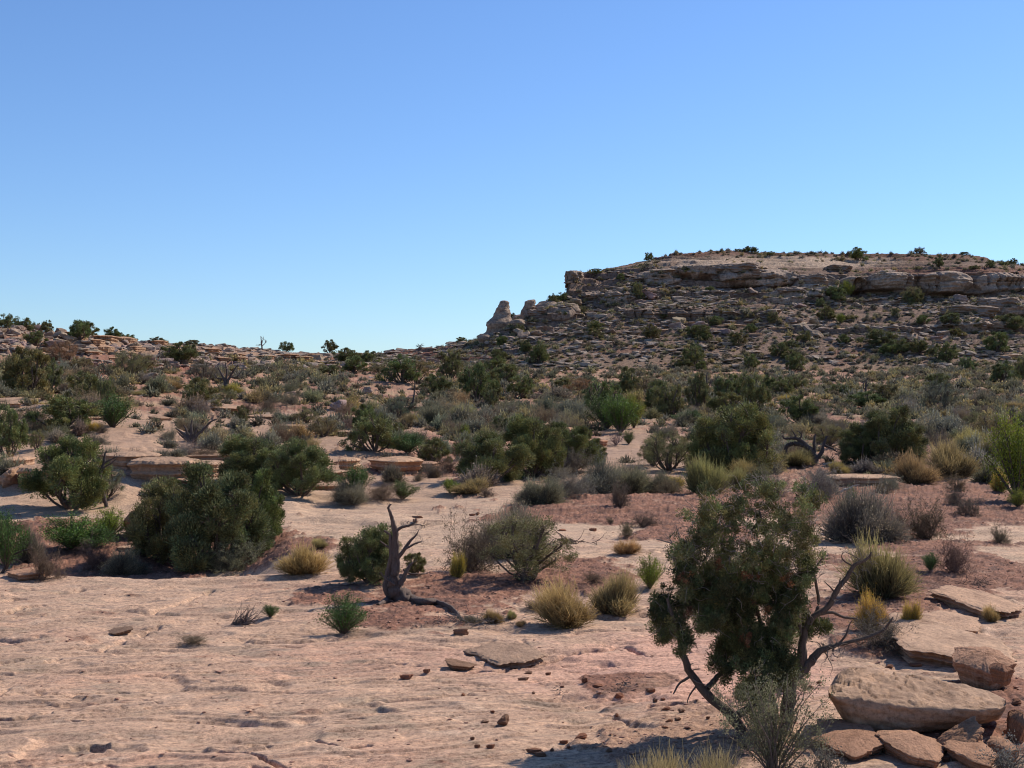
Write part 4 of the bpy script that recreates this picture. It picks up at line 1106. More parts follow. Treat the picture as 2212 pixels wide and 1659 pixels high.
for i in range(420):       # brush on the flat top of the mesa
    jm = rs.randint(0, len(mu)); im = len(ts)-1-int(abs(rs.normal())*14)
    if mu[jm] < 1420: continue
    cand.append((2, MX[im, jm], MY[im, jm], MZ[im, jm]-0.05, rs.uniform(.6, 1.2), mu[jm], MRow[im, jm]))
for i in range(3400):      # brush all over the mesa slope, even in the picture
    jm = int(np.searchsorted(mu, rs.uniform(930, 2240))); im = rs.randint(10, len(ts)-40)
    if jm >= len(mu) or steep[im, jm] > .45: continue
    if 1480 < mu[jm] < 1950 and 552 < MRow[im, jm] < 580 and rs.rand() < .85: continue
    if rs.rand() > .55+1.2*float(perlin(mu[jm]*.01, MRow[im, jm]*.03, 5.5)): continue
    cand.append((3, MX[im, jm], MY[im, jm], MZ[im, jm]-.05, rs.uniform(.5, 1.25), mu[jm], MRow[im, jm]))
cand.sort(key=lambda c: -c[0])
side = []
for i in range(1100):      # the same brush goes on beyond both picture edges
    d = 26+230*rs.rand(); vx = rs.uniform(2330, 2860) if rs.rand() < .6 else rs.uniform(-640, -120); x = (vx-CX)*d/FV
    side.append((0, x, d, gz(x, d), min(1.8, .85*math.exp(rs.normal()*.35)), vx, 900))
def zone(vx, vy):
    if vy < 800: return ('grey-green brush mound among the rocks of the upper slope', 'brush on the rocky slope')
    if vy < 880: return ('rounded grey brush on the far reddish flat', 'brush on the far flat')
    if vx < 930: return ('low grey bush on the left bare sandstone', 'brush on the left sandstone')
    if vy < 980: return ('grey-brown sagebrush between the mid-ground junipers', 'brush between the junipers')
    return ('sagebrush near the middle of the scene on red soil', 'brush on the red soil')
TINTS = [(1.1, 1.1, 1.1), (1.15, 1.15, 1.2), (.82, .76, .76), (1.0, .85, .76), (1.8, 1.55, 1.0), (1.4, 1.35, 1.0), (.9, .92, .8)]
for k, cd in enumerate(cand[:300]):
    _, x, y, z, s, vx, vy = cd
    lab, grp = zone(vx, vy); tn = TINTS[rs.randint(len(TINTS))]
    o = put('SD' if rs.rand() < .4 else 'S', 'sagebrush', 'sagebrush', (x, y, z-0.03), s*1.15, s*rs.uniform(.55, .85), lab, grp, tn)
A = Acc()
for cd in cand[300:]+side:
    _, x, y, z, s, vx, vy = cd
    v, c = LD[rs.randint(6)]; an = rs.rand()*6.28; ca, sa = math.cos(an), math.sin(an); w = s*1.2; h = s*rs.uniform(.5, .85)
    V = np.stack([(v[:, 0]*ca-v[:, 1]*sa)*w+x, (v[:, 0]*sa+v[:, 1]*ca)*w+y, v[:, 2]*h+z-0.03], 1)
    A.V.append(V.astype(np.float32)); A.C.append((c*np.array(TINTS[rs.randint(len(TINTS))])*rs.uniform(.8, 1.2)).astype(np.float32))
    A.Q.append(None); A.n += len(v)
# every low-detail mound has the same layout: strips (6 vertices) then leaves (4 vertices)
nb, nl = 110, 110
bq = np.concatenate([np.arange(nb)[:, None]*6+np.array([0, 1, 3, 2]), np.arange(nb)[:, None]*6+np.array([2, 3, 5, 4]), nb*6+np.arange(nl*4).reshape(-1, 4)])
per = nb*6+nl*4
Qs = (np.arange(len(A.V))[:, None, None]*per+bq[None]).reshape(-1, 4)
me = mesh_np('distant_brush', np.concatenate(A.V), Qs, None, np.concatenate(A.C))
o = link('distant_brush', me, M_SHRUB); tag(o, 'countless small grey and tan brush mounds covering the far flat and the mesa slope', 'brush', None, 'stuff')

# ------------------------------------------------------------------ rocks
import bmesh
def block_mesh(seed, npts=14, sub=3, amp=0.10, flat=1.0, name='rock', bevel=0.06, strata=0.0):
    rs = np.random.RandomState(seed); bm = bmesh.new()
    for i in range(npts):
        p = rs.uniform(-1, 1, 3); p /= max(np.max(np.abs(p)), .3)/rs.uniform(.8, 1); bm.verts.new(p*0.5)
    r = bmesh.ops.convex_hull(bm, input=bm.verts)
    bmesh.ops.delete(bm, geom=[v for v in bm.verts if not v.link_faces], context='VERTS')
    bmesh.ops.bevel(bm, geom=list(bm.edges), offset=bevel, segments=1, affect='EDGES', clamp_overlap=True)
    bmesh.ops.triangulate(bm, faces=bm.faces)
    for k in range(sub):
        bmesh.ops.subdivide_edges(bm, edges=[e for e in bm.edges if e.calc_length() > 0.9/2**(k+1)], cuts=1, use_grid_fill=False)
        bmesh.ops.triangulate(bm, faces=bm.faces)
    bm.normal_update()
    co = np.array([v.co[:] for v in bm.verts]); no = np.array([v.normal[:] for v in bm.verts])
    n = fbm(co[:, 0]*2.5+seed, co[:, 1]*2.5, co[:, 2]*2.5+.01, o=4)*amp*1.6
    if strata: n = n+strata*np.sin(co[:, 2]*38+4*fbm(co[:, 0]*2, co[:, 1]*2, .5, o=2))
    co = co+no*n[:, None]
    mn, mxx = co.min(0), co.max(0); co = (co-(mn+mxx)/2)/(mxx-mn); co[:, 2] += 0.5
    for v, c in zip(bm.verts, co): v.co = c
    me = bpy.data.meshes.new(name); bm.to_mesh(me); bm.free()
    me.polygons.foreach_set('use_smooth', np.ones(len(me.polygons), bool)) if sub > 3 else None
    return me
RK = [block_mesh(300+i, 12+i, 2, .10) for i in range(7)]
RH = [block_mesh(320+i, 14+i, 4, .09, strata=.006, bevel=.09) for i in range(6)]
def rock(pos, w, dp, h, label, name='rock', cat='rock', group=None, src=RK, m=M_TALUS, tint=(1, 1, 1), rot=None, tilt=(0, 0), var=None):
    v = rs.randint(len(src)) if var is None else var
    o = link(name, src[v], None); 
    if not src[v].materials: src[v].materials.append(m)
    o.location = pos; o.scale = (w, dp, h); o.rotation_euler = (tilt[0], tilt[1], rs.rand()*6.28 if rot is None else rot); o.color = (*tint, 1)
    tag(o, label, cat, group); return o
rocks = []
def rdens(vx, vy):
    if vx > 950 and vy < 800: return 1.0*(0.55+1.6*float(perlin(vx*0.008, vy*0.03, 9.3)))
    e = ((vx-450)/560)**2+((vy-755-0.02*(vx-450))/36)**2
    if e < 1.2: return 1.1
    if ((vx-230)/230)**2+((vy-740)/50)**2 < 1.2: return 1.2
    if vy > 800: return 0.02
    return 0.15
tries = 0
while len(rocks) < 6500 and tries < 90000:
    tries += 1
    d = rs.uniform(95, 262); vx = rs.uniform(-100, 2330)
    if d < 200 and vx > 1100 and rs.rand() < .95: continue
    x = (vx-CX)*d/FV; z = gz(x, d); onm = False
    if d > 204 and vx > 780:
        jm = int(np.clip(np.searchsorted(mu, vx), 0, len(mu)-1)); im = int(np.argmin(np.abs(MY[:, jm]-d)))
        if MZ[im, jm] > z-0.1: z = MZ[im, jm]; onm = True
        if onm and (steep[im, jm] > 0.5): continue
    _, vy = proj(x, d, z)
    if rs.rand() > rdens(vx, vy): continue
    s = 0.3+1.5*rs.rand()**3.2
    if onm and vy < 735: s *= 1.35
    rocks.append((s/d, x, d, z, s, vx, vy))
for i in range(3600):
    jm = int(np.searchsorted(mu, rs.uniform(930, 2240))); im = rs.randint(20, len(ts)-80)
    if jm >= len(mu) or steep[im, jm] > .5: continue
    if 1480 < mu[jm] < 1950 and 552 < MRow[im, jm] < 580: continue
    s = .25+1.3*rs.rand()**3
    rocks.append((s/MY[im, jm], MX[im, jm], MY[im, jm], MZ[im, jm], s, mu[jm], MRow[im, jm]))
rocks.sort(key=lambda r: -r[0])
for q in rocks[:290]:
    _, x, y, z, s, vx, vy = q
    if vx < 900: lab, gp = 'angular pale sandstone block on the left hillside under the ridge', 'blocks on the left hillside'
    elif vy > 735: lab, gp = 'tan block on the lower talus of the mesa', 'blocks on the lower talus'
    else: lab, gp = 'pale block on the upper talus under the mesa cliffs', 'blocks on the upper talus'
    k = rs.uniform(.8, 1.15)
    rock((x, y, z-0.18*s), s*1.3, s*rs.uniform(.8, 1.2), s*rs.uniform(.4, .75), lab, 'talus_block', 'rock', gp, tint=(k, k*rs.uniform(.85, 1), k*rs.uniform(.8, 1)), tilt=(rs.normal()*.12, rs.normal()*.12))
small = []
for i in range(6):
    m = block_mesh(340+i, 10, 1, .12, bevel=.05); m.calc_loop_triangles()
    v = np.empty(len(m.vertices)*3, np.float32); m.vertices.foreach_get('co', v)
    t = np.array([p.vertices[:] for p in m.loop_triangles]); small.append((v.reshape(-1, 3), t)); bpy.data.meshes.remove(m)
A = Acc()
def addrock(A, x, y, z, s, hs=None):
    v, t = small[rs.randint(6)]; an = rs.rand()*6.28; ca, sa = math.cos(an), math.sin(an); h = s*rs.uniform(.25, .55)
    A.add(np.stack([(v[:, 0]*ca-v[:, 1]*sa)*s*1.35+x, (v[:, 0]*sa+v[:, 1]*ca)*s+y, v[:, 2]*h+z-0.2*h], 1), None, t)
for q in rocks[290:]: addrock(A, q[1], q[2], q[3], q[4])
o = link('talus_rubble', A.mesh('talus_rubble'), M_TALUS); tag(o, 'pale broken sandstone rubble strewn over the mesa talus and left ridge', 'rubble', None, 'stuff')
# gravel on the near soil
A = Acc()
jx = np.arange(len(gu))
cnt = 0
while cnt < 9000:
    d = 8.5+32*rs.rand()**1.1; vx = rs.uniform(-60, 2280); x = (vx-CX)*d/FV; i = int(np.searchsorted(gd, d)); j = int(np.clip(np.searchsorted(gu, vx), 0, len(gu)-1))
    if rs.rand() > 0.04+0.95*soil[min(i, len(gd)-1), j]: continue
    s = rs.uniform(.012, .032)*(1+1.2*rs.rand()**6); addrock(A, x, d, Z[min(i, len(gd)-1), j], s); cnt += 1
o = link('gravel', A.mesh('gravel'), M_SMALL); tag(o, 'reddish gravel and rock chips on the soil patches', 'gravel', None, 'stuff')

# ------------------------------------------------------------------ unique pieces
def limb(acc, pts, t, d0, seg=16, n=24, lump=.06, rsd=None, wig=0.0):
    """pts: (x, y, radius, depth offset) measured on the enlarged part t of the picture, at distance d0"""
    rsd = rsd or np.random.RandomState(3)
    P = []; r = []
    for q in pts:
        x, y, rr = q[:3]; dd = q[3] if len(q) > 3 else 0
        vx, vy = T(t, x, y); P.append(px(vx, vy, d0+dd)[:]); r.append(rr*K(t)*d0/FV)
    P = smooth_path(P, n); r = np.interp(np.linspace(0, len(r)-1, n), np.arange(len(r)), r)
    if wig: P[1:] += rsd.normal(size=(n-1, 3))*wig*r[1:, None]
    tube(acc, P, r, seg, (1, 1, 1), lump, rsd); return P, r
def twigs(acc, P, r, n, L, rsd, up=.2, gen=1, seg=3, rr=None):
    """wavy fine twigs sprouting along a limb"""
    out = []
    for k in range(n):
        i = rsd.randint(len(P)//4, len(P)); p = P[i].copy(); d = unit(rsd.normal(size=3)+np.array([0, 0, up]))
        l = L*rsd.uniform(.5, 1.2); Q = [p]; m = 7
        for s in range(m): d = unit(d+rsd.normal(size=3)*.38); Q.append(Q[-1]+d*l/m)
        Q = np.array(Q); r0 = rr if rr else max(r[i]*.3, .002)
        tube(acc, Q, np.linspace(r0, r0*.3, m+1), seg, (1, 1, 1), 0, rsd); out.append(Q)
        if gen > 0: out += twigs(acc, Q, np.full(m+1, r0), 3, l*.55, rsd, up, gen-1, seg)
    return out
def centre(obj_list, root, loc):
    """put the root at loc while meshes were written in world coordinates"""
    root.location = loc
    for o in obj_list:
        v = np.empty(len(o.data.vertices)*3, np.float32); o.data.vertices.foreach_get('co', v); v = v.reshape(-1, 3)-np.array(loc, np.float32)
        o.data.vertices.foreach_set('co', v.ravel()); o.data.update()
def clumpfol(acc, c, rx, ry, rz, n, hue, rs, ls=.024, clr=.055, nleaf=60, core=.25):
    subs = [(unit(rs.normal(size=3))*rs.uniform(.25, .95), rs.uniform(.5, 1.55)) for _ in range(11)]
    for k in range(n):
        sc_, br = subs[rs.randint(11)]; d = sc_+unit(rs.normal(size=3))*.40*rs.rand()**.4; rad = 1.0
        cc = np.array(c)+d*rad*np.array([rx, rz, ry]); cr = clr*rs.uniform(.5, 1.3); m = int(nleaf*rs.uniform(.5, 1.3))
        dd = unit(rs.normal(size=(m, 3))); P = cc+dd*(cr*rs.rand(m)**.5)[:, None]
        col = np.array(hue)*br*rs.uniform(.75, 1.25)*np.array([rs.uniform(.85, 1.3), 1, rs.uniform(.8, 1.1)])
        leaves(acc, P, dd+d*.5+np.array([0, 0, .7])+rs.normal(size=(m, 3))*.4, ls*rs.uniform(.6, 1.2, m), ls*.36, col, rs, .25)

# --- the large foreground juniper
rs6 = np.random.RandomState(66)
b0 = hit(1690, 1560); D0 = 12.3
root = empty('juniper_tree'); tag(root, 'largest foreground juniper, shaggy, with bare dark limbs spreading right', 'juniper')
A = Acc(); lim = []
def L(pts, **k): lim.append(limb(A, pts, 6, D0, rsd=rs6, wig=.12, **k))
L([(380,1420,34,0),(330,1340,32,0),(170,1190,29),(60,1060,24),(10,950,21,-.1),(-20,840,18,-.1),(-60,700,12,-.2),(-100,560,8,-.2)])
L([(160,1140,20),(230,1060,15,.1),(310,985,12,.2),(380,900,9,.2)])
L([(330,1330,26),(460,1240,24,.2),(560,1100,20,.3),(560,900,16,.3),(500,700,12,.2),(430,450,8)])
L([(660,1420,42,.1),(680,1230,40),(720,1080,36),(770,950,32),(775,830,24),(800,740,21),(860,670,19),(950,610,18),(985,530,17),(1060,430,15),(1105,350,13),(1170,318,10),(1205,295,8),(1222,258,4)], n=44)
L([(735,1060,34,-.05),(810,985,30),(890,900,22),(970,870,14),(1050,850,12),(1200,812,11),(1300,765,9),(1340,715,7),(1365,678,3)], n=34)
L([(860,670,12),(960,650,10),(1040,680,8),(1110,690,7),(1130,690,3)])
L([(770,800,18),(740,640,14),(725,540,11),(760,430,7),(800,380,4)])
L([(820,730,12),(880,600,10,.1),(860,450,9),(850,380,7),(905,300,3)])
L([(1105,350,6),(1050,320,5),(1030,290,3),(1040,260,2)], n=10); L([(985,520,6),(950,480,4),(915,450,2)], n=8); L([(1010,480,6),(1022,430,3)], n=6)
L([(1020,845,8),(1060,795,6),(1080,730,4),(1100,700,2)], n=10)
L([(1150,320,4),(1120,290,3),(1060,262,2)], n=8)
L([(600,1300,22,.3),(520,1000,18,.5),(380,700,14,.4),(300,400,10,.2),(250,200,6)])
L([(700,1150,24,.3),(640,850,18,.4),(620,550,13,.3),(560,250,9),(500,0,5)])
L([(60,1060,10),(-20,1110,7),(-60,1180,4)], n=10); L([(100,1110,7),(40,1200,4),(30,1240,2)], n=8)
tr = link('trunk', A.mesh('trunk', True), M_BARK, root)
A = Acc()
for i in (0, 1, 3, 4, 6, 7): twigs(A, *lim[i], 14, .22, rs6)
for i in (12,): twigs(A, *lim[i], 16, .3, rs6)
twigs(A, *lim[4], 20, .2, rs6, up=-.2)
dt = link('dead_twigs', A.mesh('dead_twigs', True), M_DEAD, root); dt.color = (1.5, 1.4, 1.3, 1)
FOL = [(1530,1105,60,45),(1600,1100,65,50),(1680,1120,65,55),(1740,1160,38,55),(1550,1185,75,60),(1650,1190,85,65),(1478,1255,40,60),(1425,1312,36,55),(1428,1362,28,36),(1500,1300,45,52),
       (1570,1290,65,75),(1650,1285,75,75),(1715,1270,48,65),(1605,1372,62,65),(1680,1380,65,75),(1652,1455,66,62),(1700,1462,40,45),(1622,1500,50,42),(1742,1350,26,36),(1560,1445,30,26),(1772,1352,30,16),
       (1478,1385,22,34),(1640,1060,55,35),(1735,1080,45,50),(1520,1165,40,40),(1470,1190,35,35),(1590,1230,70,40),(1700,1210,55,40),(1750,1215,24,40),(1660,1545,40,30),(1560,1240,60,40),(1650,1245,60,40),(1600,1325,60,40),(1480,1215,35,40),(1525,1345,35,40),(1640,1400,50,60),(1575,1400,40,40),(1450,1340,30,40)]
A = Acc(); A2 = Acc(); TW = Acc()
for i, (vx, vy, rx, ry) in enumerate(FOL):
    dz = rs6.uniform(-.3, .3); c = px(vx, vy, D0+dz); k = D0/FV; X_, Y_ = rx*k, ry*k; Zr = .5*(X_+Y_)+.08
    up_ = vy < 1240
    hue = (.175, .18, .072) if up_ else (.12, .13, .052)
    area = rx*ry/3000
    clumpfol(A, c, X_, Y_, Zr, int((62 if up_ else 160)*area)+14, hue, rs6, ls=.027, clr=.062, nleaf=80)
    n = int((30 if up_ else 8)*area)+5
    for q in range(n):      # silvery crooked twigs woven through the crown
        d = unit(rs6.normal(size=3)); p = np.array(c[:])+d*np.array([X_, Zr, Y_])*rs6.uniform(.3, .9)
        d = unit(d+rs6.normal(size=3)*.5+np.array([0, -.2, .3])); Q = [p]; l = rs6.uniform(.12, .34)
        for s in range(8): d = unit(d+rs6.normal(size=3)*.42); Q.append(Q[-1]+d*l/8)
        tube(TW, Q, np.linspace(.0038, .0012, 9), 3, (1, 1, 1), 0, rs6)
for (vx, vy, rx, ry) in [(1482,1238,18,22),(1490,1325,16,14),(1618,1246,26,16),(1645,1315,22,20),(1700,1250,14,12),(1613,1380,10,18),(1555,1215,16,14)]:
    k = D0/FV; clumpfol(A2, px(vx, vy, D0-.42), rx*k*1.2, ry*k*1.2, .10, 5, (.17, .085, .042), rs6, ls=.024, clr=.04, nleaf=55)
cr = link('crown', A.mesh('crown'), M_LEAF, root); a2 = link('dead_foliage', A2.mesh('dead_foliage'), M_SHRUB, root); a2['label'] = 'rust coloured dead sprays'
tw = link('silver_twigs', TW.mesh('silver_twigs', True), M_DEAD, root); tw.color = (2.1, 1.95, 1.8, 1)
centre([tr, dt, cr, a2, tw], root, (px(1660, 1560, D0))[:])
root.location.z = px(1660, 1560, D0).z

# --- foreground shrub in front of it
def splay(name, seed, vx, vyb, w, h, d, n_st, hue, label, cat, ls=.022, nl=9000, wood=(1.3, 1.2, 1.1), off=.05):
    rs = np.random.RandomState(seed); root = empty(name); tag(root, label, cat); tr = Acc(); cr = Acc(); per = nl//n_st
    W = w*d/FV; H = h*d/FV
    for k in range(n_st):
        a = rs.rand()*6.28; lean = rs.rand()**.55
        e = np.array([math.cos(a)*lean*W*.5, math.sin(a)*lean*W*.42, H*rs.uniform(.5, 1.0)*(1-.3*lean*lean)])
        P = smooth_path([(rs.normal()*.04, rs.normal()*.04, -.05), (e[0]*.35, e[1]*.35, e[2]*.45), e*.75+rs.normal(size=3)*.05, e+rs.normal(size=3)*.04], 9)
        tube(tr, P, np.linspace(.009, .002, 9), 4, (1, 1, 1), 0, rs)
        tws = twigs(tr, P, np.full(9, .006), 5, .16, rs, gen=0, rr=.002)
        C = np.concatenate([P[3:]]+tws); idx = rs.randint(0, len(C), per); o_ = rs.normal(size=(per, 3))*off*.5
        leaves(cr, C[idx]+o_, o_+np.array([0, 0, .05])+rs.normal(size=(per, 3))*.03, ls*rs.uniform(.5, 1.2, per), ls*.42, np.array(hue)*rs.uniform(.7, 1.3), rs, .3)
    t_ = link('stems', tr.mesh('stems', True), M_DEAD, root); t_.color = (*wood, 1); link('foliage', cr.mesh('foliage'), M_SHRUB, root)
    p = px(vx, vyb, d); root.location = (p.x, d, gz(p.x, d)-.02); return root
splay('blackbrush', 71, 1670, 1700, 290, 245, 10.7, 34, (.20, .19, .105), 'wispy olive-grey shrub at the bottom edge in front of the big juniper', 'shrub', nl=12000)
splay('blackbrush', 72, 1780, 1690, 150, 100, 10.6, 14, (.17, .155, .12), 'low grey twiggy shrub between the wispy shrub and the boulder', 'shrub', nl=2500)
splay('blackbrush', 73, 2180, 1690, 110, 80, 11.0, 14, (.2, .19, .16), 'small grey twiggy plant in the bottom right corner', 'shrub', nl=2000)
def grass_bed(seed, vx, w, h, d, n, label, dep=.5):
    rs = np.random.RandomState(seed); A = Acc(); W = w*d/FV; H = h*d/FV
    x = px(vx, 1600, d).x; cx = rs.uniform(-W/2, W/2, 9); cy = rs.uniform(-dep, dep, 9); k = rs.randint(9, size=n)
    P0 = np.stack([cx[k]+rs.normal(size=n)*.06, cy[k]+rs.normal(size=n)*.06, np.zeros(n)], 1)
    D = np.stack([rs.normal(size=n)*.32, rs.normal(size=n)*.32, np.ones(n)], 1); P1 = P0+unit(D)*(H*rs.uniform(.35, 1.05, n))[:, None]
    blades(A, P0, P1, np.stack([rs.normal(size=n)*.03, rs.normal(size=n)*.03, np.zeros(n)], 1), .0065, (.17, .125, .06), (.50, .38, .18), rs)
    o = link('grass_tuft', A.mesh('blades'), M_SHRUB); o.location = (x, d, gz(x, d)-.01); tag(o, label, 'grass tuft')
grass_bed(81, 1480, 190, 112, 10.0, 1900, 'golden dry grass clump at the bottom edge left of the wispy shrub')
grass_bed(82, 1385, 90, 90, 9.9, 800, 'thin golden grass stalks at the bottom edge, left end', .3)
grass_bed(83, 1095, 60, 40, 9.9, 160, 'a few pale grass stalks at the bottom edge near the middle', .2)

# --- twisted dead trunk in the clearing
p5 = hit(860, 1298); d5 = p5.y+.1
rsd = np.random.RandomState(5); root = empty('dead_tree'); tag(root, 'twisted dead juniper trunk with hooked tip and one long root snaking right', 'dead tree')
A = Acc(); Ls = []
def M(pts, **k): Ls.append(limb(A, pts, 5, d5, rsd=rsd, wig=.10, **k))
M([(440,620,39,.1),(400,575,51),(352,500,45),(338,430,34),(352,340,23),(350,230,21),(348,130,18),(334,60,12),(318,5,9),(306,-25,7),(314,-44,5),(325,-50,3)], n=44, lump=.16)
RO = lambda x, y, r: (x, y, r, hit(*T(5, x, y+r)).y-d5)
M([(395,540,43,.05),(470,572,29,0)]+[RO(*q) for q in ((540,582,21),(620,586,16),(700,610,14),(745,652,12),(790,705,8))], n=28, lump=.14)
M([(360,540,33,0),(300,565,20,0),RO(240,600,9)], n=10)
M([(330,560,34,.1),(296,480,31,.05),(306,400,21,.05),(322,300,15),(318,200,12),(316,150,9),(285,125,7),(276,120,3)], n=24)
M([(355,120,10),(400,95,9),(440,88,7),(480,62,5),(478,42,3)], n=14); M([(440,88,3),(500,82,3),(545,92,2)], n=8)
M([(362,300,15),(410,240,12),(450,185,9),(485,150,5),(500,120,2)], n=14); M([(405,245,8,-.1),(470,210,6,-.1),(520,190,3,-.1)], n=8)
M([(320,240,8),(275,205,5),(250,188,3)], n=8); M([(345,470,9,-.1),(290,435,6,-.15),(255,390,3,-.15)], n=8)
M([(385,470,21,-.05),(410,410,14,-.08),(440,350,8,-.1),(470,325,3,-.1)], n=10); M([(400,370,7),(450,400,5),(560,400,2)], n=9)
b_ = link('trunk', A.mesh('trunk', True), M_DEAD, root); b_.color = (.88, .74, .68, 1)
A = Acc()
for i in (6, 7, 4, 5, 10): twigs(A, *Ls[i], 16, .15, rsd, gen=1, rr=.0035)
t_ = link('dead_twigs', A.mesh('dead_twigs', True), M_DEAD, root)
centre([b_, t_], root, (px(860, 1300, d5))[:])
# litter of twigs beside the root
def litter(seed, vx, vy, n, L_, r, sx, sy, label, name='dead_twigs', tint=(1, 1, 1)):
    rs = np.random.RandomState(seed); A = Acc(); p = hit(vx, vy)
    for k in range(n):
        q = np.array([rs.normal()*sx, rs.normal()*sy, abs(rs.normal())*.04+.01]); d = unit(np.array([rs.normal(), rs.normal(), rs.normal()*.3])); Q = [q]
        for s in range(5): d = unit(d+rs.normal(size=3)*.3); Q.append(Q[-1]+d*L_*rs.uniform(.6, 1.2)/5)
        tube(A, Q, np.linspace(r, r*.4, 6), 3, (1, 1, 1), 0, rs)
    o = link(name, A.mesh('twigs'), M_DEAD); o.location = p; o.color = (*tint, 1); tag(o, label, 'dead wood')
litter(1, 1030, 1345, 140, .22, .005, .35, .25, 'scattered dead twigs at the tip of the snaking root')
litter(2, 1240, 1175, 34, .5, .012, .25, .12, 'fallen dead branch lying behind the broad central bush', tint=(.8, .65, .6))
litter(3, 2100, 1265, 60, .3, .005, .25, .2, 'loose dead twigs on the red soil at right', tint=(.8, .65, .6))
litter(4, 1210, 1500, 10, .12, .004, .08, .05, 'small forked twig on the pink slickrock')
litter(5, 1355, 1488, 12, .14, .005, .08, .04, 'thin broken twig on pink slickrock left of the big juniper')

# --- dead shrub leaning over its shadow
p = hit(530, 1350); rs = np.random.RandomState(8); A = Acc()
for k in range(60):
    b = np.array([rs.uniform(-.22, .05), rs.normal()*.05, .0]); d = unit(np.array([.55+rs.normal()*.25, rs.normal()*.3, .65+rs.normal()*.2])); Q = [b]
    l = rs.uniform(.15, .42)
    for s in range(6): d = unit(d+rs.normal(size=3)*.16); Q.append(Q[-1]+d*l/6)
    tube(A, Q, np.linspace(.008, .002, 7), 3, (1, 1, 1), 0, rs)
o = link('dead_shrub', A.mesh('dead_shrub'), M_DEAD); o.location = p; o.color = (.9, .85, .9, 1); tag(o, 'dark grey dead shrub leaning right on the slickrock', 'dead shrub')

# --- arched dead tree, snags
def dead(t, pts_list, base_xy, label, tint=(.62, .56, .55), tw=10, twL=.3, tid=None, seed=11, lump=.06, name='dead_tree', dd=0):
    vx, vy = T(t, *base_xy); p = hit(vx, vy); d = p.y+dd; rs = np.random.RandomState(seed); A = Acc(); LL = []
    root = empty(name); tag(root, label, 'dead tree')
    for pts in pts_list: LL.append(limb(A, pts, t, d, seg=7, n=max(8, 5*len(pts)), rsd=rs, wig=.12, lump=lump))
    o = link('trunk', A.mesh('trunk', True), M_DEAD, root); o.color = (*tint, 1); objs = [o]
    if tw:
        B = Acc(); k_ = d/FV*K(t)
        for P_, r_ in LL[1:] if len(LL) > 1 else LL: twigs(B, P_, r_, tw, twL, rs, gen=1, rr=1.8*k_)
        o = link('twigs', B.mesh('twigs', True), M_DEAD, root); o.color = (*tint, 1); objs.append(o)
    centre(objs, root, px(vx, vy, d)[:]); root.location = (root.location.x, root.location.y, root.location.z); return root
dead(3, [[(860,1125,26),(850,1060,22),(815,1010,20),(760,985,17),(710,985,15),(675,1000,13),(660,1040,10),(655,1090,8)],
         [(850,1060,16),(800,990,14),(740,950,12),(690,950,9),(655,945,6),(650,925,3)],
         [(865,1080,16),(900,1040,13),(915,990,10),(935,930,6)], [(860,1040,10),(850,980,9),(860,920,4)],
         [(740,950,6),(725,920,4),(700,885,2)], [(760,955,5),(770,920,4),(740,900,2)], [(915,990,8),(960,1010,6),(1000,1035,3)]], (860, 1115),
     'dark dead tree bent over into an arch', tw=6, twL=.45, seed=21)
dead(3, [[(410,1170,26),(430,1120,22),(460,1030,16),(480,960,12),(500,880,7),(505,850,3)], [(430,1160,22),(490,1060,15),(530,980,10),(535,900,4)], [(330,1140,16),(270,1080,14),(220,1030,9),(200,1000,5)],
         [(380,1170,16),(350,1100,12),(330,1020,8)], [(460,1030,9),(430,980,6),(420,940,3)]], (400, 1172), 'black forked limbs on the right of the grey-green juniper', tw=5, twL=.4, seed=22, tint=(.42,.37,.36))
dead(3, [[(155,740,8),(158,620,7),(155,560,5),(160,520,3)], [(158,620,4),(180,590,3),(185,560,2)], [(157,660,4),(135,630,3)]], (155, 745), 'tall thin dead snag rising above dark junipers', tw=3, twL=.7, seed=23)
dead(3, [[(1188,700,9),(1186,640,7),(1188,590,5),(1190,560,2)], [(1186,640,4),(1170,610,3),(1180,580,2)], [(1187,620,4),(1205,590,2)]], (1186, 700), 'thin dead snag standing in a low dark juniper', tw=3, twL=.6, seed=24)
dead(1, [[(1700,372,5),(1695,340,5),(1693,310,3),(1690,285,2)], [(1697,350,3),(1715,335,2),(1722,315,1.5)], [(1696,345,3),(1680,340,2)], [(1697,330,3),(1705,305,1.5)]], (1700, 372), 'tiny bare snag alone on the skyline', tw=3, twL=.8, seed=25, tint=(1,.8,.75))
dead(1, [[(1465,645,16),(1462,600,13),(1450,560,9),(1430,520,6),(1410,480,3)], [(1465,600,10),(1490,550,8),(1520,500,5),(1545,470,2)], [(1462,580,8),(1470,520,6),(1460,460,3)], [(1450,560,6),(1410,560,5),(1390,530,2)],
         [(1490,550,6),(1530,550,4),(1560,520,2)]], (1465, 645), 'bare spreading dead tree on the left flat', tw=9, twL=.9, seed=26)
dead(1, [[(1235,975,20),(1200,930,12),(1165,900,7),(1135,880,3)], [(1230,970,14),(1240,920,11),(1240,860,6),(1245,825,3)], [(1245,975,12),(1275,930,9),(1320,890,8),(1365,840,6),(1410,822,3)],
         [(1225,960,9),(1210,900,7),(1190,860,3)], [(1240,960,9),(1265,910,7),(1280,875,3)], [(1215,960,8),(1180,935,6),(1150,905,3)]], (1235, 980), 'dead branching shrub with one long arm to the right', tw=4, twL=.25, seed=27)
